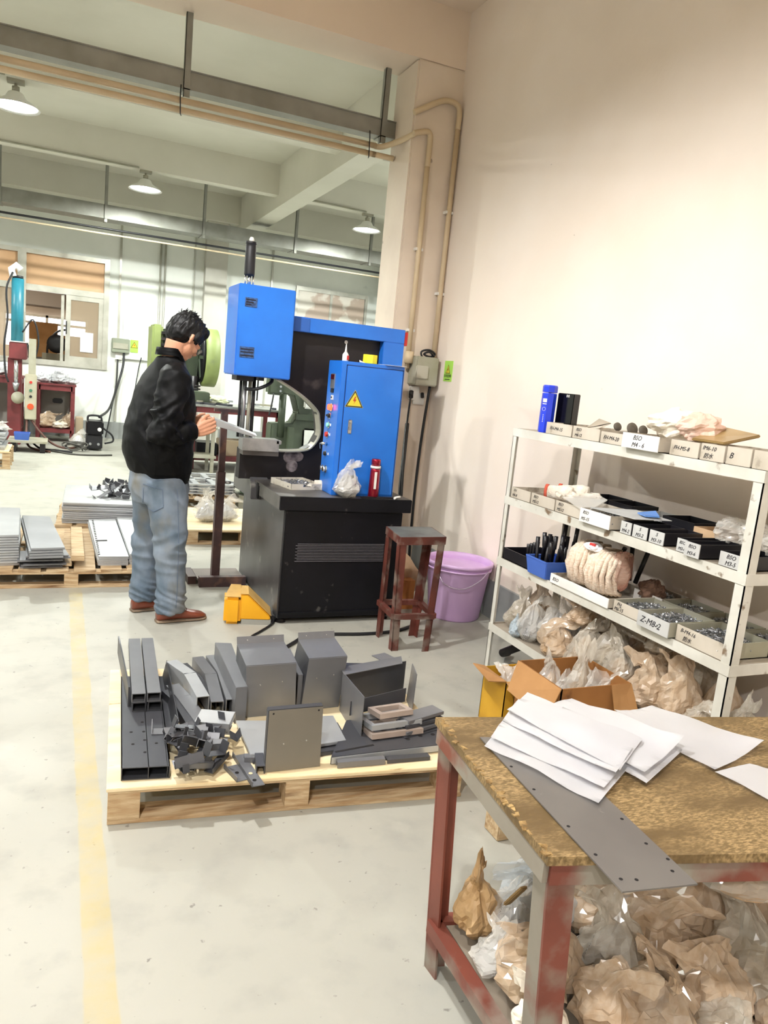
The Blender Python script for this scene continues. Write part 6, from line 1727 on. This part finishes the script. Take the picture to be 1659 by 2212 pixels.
SHOE = mat('tan_leather', '#8a4530', '#743824', rough=.35, scale=5, coat=.2)
SOLE = mat('shoe_sole', '#8d7a66', '#6f5f4f', rough=.7, scale=9)

# joints in world coordinates
SH_R, EL_R, WR_R = V((.575, 4.235, 1.405)), V((.515, 4.19, 1.115)), V((.712, 4.275, 1.128))
SH_L, EL_L, WR_L = V((.535, 4.60, 1.39)), V((.50, 4.70, 1.13)), V((.74, 4.60, 1.13))
HIP_R, KN_R, AN_R = V((.565, 4.36, .86)), V((.605, 4.335, .47)), V((.625, 4.35, .08))
HIP_L, KN_L, AN_L = V((.51, 4.54, .86)), V((.505, 4.55, .46)), V((.495, 4.56, .09))
# --- body (one surface)
g = G()
loft(g, [ering(g, MP_(-.05, 0, .84), .10, .15), ering(g, MP_(-.06, 0, 1.0), .10, .14), ering(g, MP_(-.07, 0, 1.2), .11, .16), ering(g, MP_(-.05, 0, 1.38), .09, .17), ering(g, MP_(-.035, 0, 1.46), .055, .10), ering(g, MP_(-.03, 0, 1.50), .045, .06)])
HC = V((.648, 4.462, 1.632))
pitch = R(38)
hm = Matrix.Translation(HC) @ Matrix.Rotation(TH + R(8), 4, 'Z') @ Matrix.Rotation(pitch, 4, 'Y')
def hp_(x, y, z): return hm @ V((x, y, z))
nk = [MP_(-.035, 0, 1.46), MP_(-.02, .0, 1.53), hp_(-.03, 0, -.05)]
g.rings(nk, [.062, .056, .058], 18)
def ell(c, rx, ry, rz, n=20, m2=14):
    rs = []
    for i in range(m2 + 1):
        ph = math.pi * i / m2
        rs.append([g.bm.verts.new(hp_(c[0] + rx * max(math.sin(ph), .01) * math.cos(2 * math.pi * k / n), c[1] + ry * max(math.sin(ph), .01) * math.sin(2 * math.pi * k / n), c[2] - rz * math.cos(ph))) for k in range(n)])
    loft(g, rs)
ell((-.012, 0, .03), .098, .077, .092)       # skull
ell((.028, 0, -.035), .062, .062, .075)      # face
ell((.05, 0, -.082), .036, .036, .03)        # chin
ell((.075, 0, .008), .022, .052, .014)       # brow
ell((.060, .038, -.03), .026, .024, .024); ell((.060, -.038, -.03), .026, .024, .024)    # cheeks
g.rings([hp_(.088, 0, .0), hp_(.104, 0, -.028), hp_(.092, 0, -.038)], [.010, .0135, .012], 10)    # nose
ell((.086, 0, -.058), .010, .024, .0055); ell((.084, 0, -.067), .010, .021, .0055)               # lips
for s in (-1, 1):
    ell((.074, .031 * s, -.006), .012, .014, .010)                                                # eyelids
    g.rings([hp_(-.004, .074 * s, .022), hp_(-.014, .085 * s, .012), hp_(-.012, .085 * s, -.012), hp_(.0, .076 * s, -.034)], [.006, .010, .009, .006], 8)
    g.rings([hp_(.004, .074 * s, .016), hp_(.0, .082 * s, .0), hp_(.004, .075 * s, -.02)], [.004, .005, .005], 8)
# arms, hands
def arm(sh, el, wr): g.rings([sh, sh.lerp(el, .5), el, el.lerp(wr, .35), wr], [.052, .045, .039, .038, .026], 14)
arm(SH_R, EL_R, WR_R); arm(SH_L, EL_L, WR_L)
def hand(wr, fwd, inward, up_, s=1.0):
    """palm leaves the wrist along fwd, fingers curl towards inward, thumb on the up_ side"""
    fwd, inward, up_ = fwd.normalized(), inward.normalized(), up_.normalized()
    def H(a, b, c): return wr + (fwd * a + inward * b + up_ * c) * s
    # palm: flattened tube, wide in up_ direction
    for c, r_ in ((.030, .013), (.010, .0145), (-.010, .0145), (-.028, .012)):
        g.rings([H(-.012, 0, c * .5), H(.03, .0, c * .95), H(.078, .004, c * 1.08)], [.015 * s, r_ * s * 1.05, r_ * s * .85], 10)
    for i, (c, L_) in enumerate(((.031, .072), (.0105, .080), (-.011, .074), (-.031, .058))):
        r_ = (.0092, .0095, .009, .008)[i] * s
        k0 = H(.078, .003, c)
        k1 = H(.078 + L_ * .42, .012, c * .98)
        k2 = H(.078 + L_ * .52, .012 + L_ * .34, c * .95)
        k3 = H(.078 + L_ * .22, .012 + L_ * .55, c * .92)
        g.rings([k0, k0.lerp(k1, .5), k1, k2, k3], [r_ * 1.1, r_, r_ * 1.04, r_ * .95, r_ * .75], 10)
    g.rings([H(.012, .004, .024), H(.036, .012, .046), H(.066, .018, .058), H(.094, .022, .058)], [.014 * s, .0125 * s, .0105 * s, .008 * s], 10)
hand(WR_R, V((.085, .012, .035)), V((-.1, 1, .15)), V((-.3, -.05, 1)), 1.0)
hand(WR_L, V((.085, -.06, .03)), V((-.1, -1, .15)), V((-.3, -.05, 1)), .98)
def limb(ps, rs_): g.rings(ps, rs_, 16)
limb([HIP_R + V((0, 0, .04)), HIP_R.lerp(KN_R, .5), KN_R, KN_R.lerp(AN_R, .3), AN_R, AN_R + V((0, 0, -.03))], [.09, .075, .052, .055, .034, .034])
limb([HIP_L + V((0, 0, .04)), HIP_L.lerp(KN_L, .5), KN_L, KN_L.lerp(AN_L, .3), AN_L, AN_L + V((0, 0, -.03))], [.09, .075, .052, .055, .034, .034])
limb([AN_R + V((-.03, 0, -.035)), AN_R + V((.06, .01, -.042)), AN_R + V((.15, .03, -.05))], [.028, .032, .02])
limb([AN_L + V((-.03, 0, -.045)), AN_L + V((.05, .01, -.052)), AN_L + V((.13, .03, -.06))], [.028, .030, .02])
q = remesh(g, .0042, 2)
q.out('body', SKIN, man, fix=False, smooth=True)
# --- jeans
g = G()
loft(g, [ering(g, (.545, 4.45, .70), .145, .15), ering(g, (.542, 4.45, .78), .158, .178), ering(g, (.54, 4.45, .88), .155, .18), ering(g, (.55, 4.45, .96), .15, .175)])
def trouser(h, k, a, r_, yaw_=0):
    pts = [h + V((-.01, 0, -.02)), h.lerp(k, .35), h.lerp(k, .7), k, k.lerp(a, .3), k.lerp(a, .6), k.lerp(a, .85), a + V((0, 0, -.015))]
    g.rings(pts, r_, 24)
trouser(HIP_R, KN_R, AN_R, [(.12, .105), (.118, .105), (.098, .098), (.088, .088), (.084, .082), (.082, .078), (.084, .080), (.090, .082)])
trouser(HIP_L, KN_L, AN_L, [(.115, .10), (.11, .10), (.09, .092), (.078, .084), (.074, .08), (.072, .076), (.07, .076), (.068, .076)])
q = remesh(g, .009, 4)
def jean_fold(p, n):
    leg = KN_R if p.y < 4.45 else KN_L
    ka = math.exp(-((p.z - .45) / .13) ** 2)
    ha = math.exp(-((p.z - .12) / .09) ** 2)
    ca = math.exp(-((p.z - .75) / .08) ** 2)
    w1 = 1 - abs(noise.noise(V((p.x * 5, p.y * 5, p.z * 15)))) * 2.4
    w2 = 1 - abs(noise.noise(V((p.x * 7 + 9, p.y * 7, p.z * 26 + p.x * 12)))) * 2.4
    w3 = 1 - abs(noise.noise(V((p.x * 9 + p.z * 7, p.y * 9, p.z * 6 + 4)))) * 2.2
    return .014 * ka * w1 + .014 * ha * w2 + .008 * ca * w3 + .004 * w3 + .006 * noise.noise(p * 6)
displace(q, jean_fold)
jn = q.out('jeans', JEAN, man, fix=False, smooth=True)
DEN2 = mat('denim_seam', '#5f6f86', rough=.9)
# back pocket, belt loops, seam
def on_surface(p, d):
    return V(p)
pk = [V((.40, 4.335, .845)), V((.475, 4.285, .835)), V((.488, 4.282, .735)), V((.45, 4.292, .705)), V((.405, 4.325, .735))]
# --- jacket
g = G()
JK = [(.545, .825, .150, .185, -.028), (.538, .87, .168, .205, -.024), (.528, .95, .186, .225, -.02), (.526, 1.04, .188, .232, -.012), (.532, 1.14, .180, .232, -.006), (.543, 1.24, .166, .232, 0),
      (.548, 1.33, .146, .222, .004), (.552, 1.40, .122, .205, .006), (.556, 1.455, .096, .160, .01), (.562, 1.50, .074, .092, .014), (.568, 1.53, .068, .076, .014)]
loft(g, [ering(g, (x, 4.45, z), a, b, 36, -t_) for x, z, a, b, t_ in JK])
def sleeve(sh, el, wr, s):
    cuff = el.lerp(wr, .90)
    g.rings([sh + V((.0, .05 * s, .01)), sh, sh.lerp(el, .35), sh.lerp(el, .72), el + V((-.012, 0, -.012)), el.lerp(wr, .25) + V((0, 0, -.012)), el.lerp(wr, .6), cuff], [.082, .086, .080, .074, .072, .066, .053, .043], 20)
sleeve(SH_R, EL_R, WR_R, 1); sleeve(SH_L, EL_L, WR_L, -1)
q = remesh(g, .008, 4)
def jack_fold(p, n):
    arm_ = math.exp(-((p - V((.54, 4.17, 1.22))).length / .16) ** 2)
    el = math.exp(-((p - EL_R).length / .13) ** 2)
    back = max(0, .62 - p.x) * 1.5
    w1 = 1 - abs(noise.noise(V((p.x * 7 + p.z * 8, p.y * 6, p.z * 16 - p.x * 12)))) * 2.4
    w2 = 1 - abs(noise.noise(V((p.x * 6, p.y * 6 + 3, p.z * 5)))) * 2.2
    w3 = 1 - abs(noise.noise(V((p.x * 14, p.y * 5, p.z * 11 + p.x * 10)))) * 2.2
    return .015 * arm_ * w1 + .015 * el * w3 + .010 * w2 * min(1, back) + .004 * w3 + (-.004 if p.z < .87 else 0)
displace(q, jack_fold)
jk = q.out('jacket', JACK, man, fix=False, smooth=True)
# stand collar, folded open
g = G()
cr = []
for j, (dz, k_) in enumerate(((0, 1.0), (.025, 1.02), (.042, 1.05), (.043, 1.12), (.022, 1.17), (.0, 1.20))):
    ring = []
    for k in range(30):
        t_ = math.pi * 2 * (.065 + .87 * k / 29)
        ring.append(g.bm.verts.new(V((.575, 4.45, 1.515 + dz - .10 * max(0, math.cos(t_)) - .03 * (math.cos(t_) < 0) * 0 + .012)) + FX_ * .070 * k_ * math.cos(t_) * 1.05 + LX_ * .076 * k_ * math.sin(t_)))
    cr.append(ring)
for a, b in zip(cr, cr[1:]):
    for k in range(29): g.bm.faces.new((a[k], a[k + 1], b[k + 1], b[k]))
bmesh.ops.solidify(g.bm, geom=g.bm.faces[:], thickness=.004)
g.out('collar', JACK, jk, smooth=True)
# --- hair
g = G()
ell((-.020, 0, .046), .106, .086, .092, 26, 18)
ell((-.055, 0, .005), .068, .080, .078, 24, 14)
ell((.042, 0, .085), .052, .068, .040)
for s in (-1, 1): g.rings([hp_(.012, .070 * s, .05), hp_(.014, .077 * s, .02), hp_(.012, .077 * s, .0)], [.022, .014, .008], 8)
q = remesh(g, .006, 1)
hmi = hm.inverted()
def hair_fn(p, n):
    l = hmi @ p
    w = noise.noise(V((l.x * 38, l.y * 38, l.z * 12)))
    w2 = noise.noise(V((l.x * 90, l.y * 90, l.z * 26)))
    top = max(0, l.z - .05) * 8
    return .009 * w * (1 + top) + .006 * w2 + .003
displace(q, hair_fn)
hr = q.out('hair', HAIRM, man, fix=False, smooth=True)
rnd = random.Random(6)
g = G()
for i in range(150):
    a = rnd.uniform(0, 6.28); r_ = rnd.uniform(0, .085)
    b = V((-.03 + r_ * math.cos(a), r_ * .85 * math.sin(a), .046 + .088 * math.sqrt(max(0, 1 - (r_ / .1) ** 2))))
    d = V((rnd.uniform(-.5, .4) + (.25 if b.x > 0 else -.3), rnd.uniform(-.6, .6), .7)).normalized() * rnd.uniform(.012, .03)
    g.rings([hp_(*(b - d * .3)), hp_(*(b + d * .5)), hp_(*(b + d + V((.004, 0, -.003))))], [.0042, .0026, .0006], 4)
g.out('hair_tufts', HAIRM, hr, kind='stuff')
# eyebrows, eyes, glasses
for s in (-1, 1):
    G().rings([hp_(.090, .014 * s, .014), hp_(.090, .032 * s, .019), hp_(.080, .050 * s, .014)], [.003, .0035, .002], 6).out('eyebrow', HAIRM, man)
    e = G(); c = hp_(.0815, .031 * s, -.006); e.sphere(c, .0075, 10, 8); e.out('eye', mat('eye_dark', '#2a201c', rough=.2), man)
gl = G()
for s in (-1, 1):
    pts = [hp_(.103, .032 * s + .024 * math.cos(t_), -.008 + .018 * math.sin(t_)) for t_ in [k * math.pi / 8 for k in range(17)]]
    gl.rings(pts, .0016, 6)
    gl.rings([hp_(.102, .056 * s, .0), hp_(.09, .070 * s, .002), hp_(.03, .078 * s, .004), hp_(-.015, .083 * s, .0), hp_(-.026, .080 * s, -.014)], .0022, 6)
gl.rings([hp_(.103, -.008, -.004), hp_(.106, 0, -.001), hp_(.103, .008, -.004)], .0016, 6)
go = gl.out('glasses', mat('glasses_frame', '#1a1a1c', rough=.3), man)
for s in (-1, 1):
    G().slab([hp_(.1025, .032 * s + .022 * math.cos(t_), -.008 + .0165 * math.sin(t_)) for t_ in [k * math.pi / 6 for k in range(12)]], .0008).out('lens', mat('lens_glass', '#ffffff', rough=.02, alpha=.2, spec=1), go)
# --- shoes
def shoe(heel, toe, label=None):
    heel, toe = V(heel), V(toe)
    d = (toe - heel); L_ = d.length; d.normalize(); s = V((-d.y, d.x, 0))
    t = thing('x', None, None)
    bpy.data.objects.remove(t)
    def R_(a, w, h0, h1, n=18):
        r = []
        for k in range(n):
            t_ = 2 * math.pi * k / n
            co, si = math.cos(t_), math.sin(t_)
            z = (h0 + h1) / 2 + (h1 - h0) / 2 * math.copysign(abs(si) ** .75, si)
            r.append(g.bm.verts.new(heel + d * (a * L_) + s * w * math.copysign(abs(co) ** .8, co) + V((0, 0, z))))
        return r
    g = G()
    prof = [(.0, .020, .015, .06), (.03, .034, .012, .085), (.12, .038, .012, .098), (.26, .038, .012, .100), (.38, .039, .012, .092), (.50, .042, .012, .076), (.64, .048, .012, .062), (.80, .050, .012, .050), (.93, .040, .012, .040), (1.0, .018, .014, .028)]
    loft(g, [R_(*p) for p in prof])
    u = g.out('shoe', SHOE, man, smooth=True)
    g = G()
    loft(g, [R_(a * 1.02 - .01, w + .005, 0, .017) for a, w, _, _ in prof])
    g.out('sole', SOLE, u)
    for k in range(4):
        c = heel + d * L_ * (.40 + .065 * k) + V((0, 0, .093 - .0085 * k))
        G().rings([c - s * .018, c + V((0, 0, .004)), c + s * .018], .0022, 6).out('lace', mat('shoe_lace', '#4a2419', rough=.8), u)
    c = heel + d * L_ * .40 + V((0, 0, .10))
    G().rings([c, c + s * -.02 + V((0, 0, .014)), c + s * -.03 + V((0, 0, .0))], .002, 6).out('lace', mat('shoe_lace', '#4a2419'), u)
shoe((.545, 4.33, 0), (.835, 4.385, 0))
shoe((.425, 4.545, 0), (.70, 4.62, 0))
# jeans pocket and hem details
from mathutils.bvhtree import BVHTree
bmj = bmesh.new(); bmj.from_mesh(jn.data); bmj.transform(ROOTM[man.name]); tree = BVHTree.FromBMesh(bmj)
def proj(x, z, y0=3.9):
    h = tree.ray_cast(V((x, y0, z)), V((0.0, 1, 0)))
    return h[0] + h[1] * .0025 if h[0] else None
def seam(pts, r_, nm):
    out = []
    for (x0, z0), (x1, z1) in zip(pts, pts[1:]):
        for k in range(6):
            p = proj(x0 + (x1 - x0) * k / 6, z0 + (z1 - z0) * k / 6)
            if p: out.append(p)
    if len(out) > 2: G().rings(out, r_, 6).out(nm, DEN2, jn)
seam([(.44, .815), (.535, .80), (.545, .70), (.50, .665), (.445, .69), (.44, .815)], .0016, 'back_pocket')
seam([(.615, .80), (.63, .6), (.64, .4), (.645, .2), (.64, .09)], .0014, 'side_seam')
bmj.free()
# the piece he holds
t = thing('metal_strip', 'thin grey metal strip held by the man in both hands', 'strip', (.93, 4.36, 1.16))
G().slab([(.795, 4.30, 1.205), (.80, 4.42, 1.21), (1.10, 4.52, 1.115), (1.08, 4.40, 1.11)], .003, (0, 0, 1)).out('strip_web', SHEETL, t)
G().slab([(.795, 4.30, 1.208), (1.08, 4.40, 1.113), (1.07, 4.398, 1.103), (.79, 4.298, 1.168)], .003).out('strip_flange', SHEETL, t)
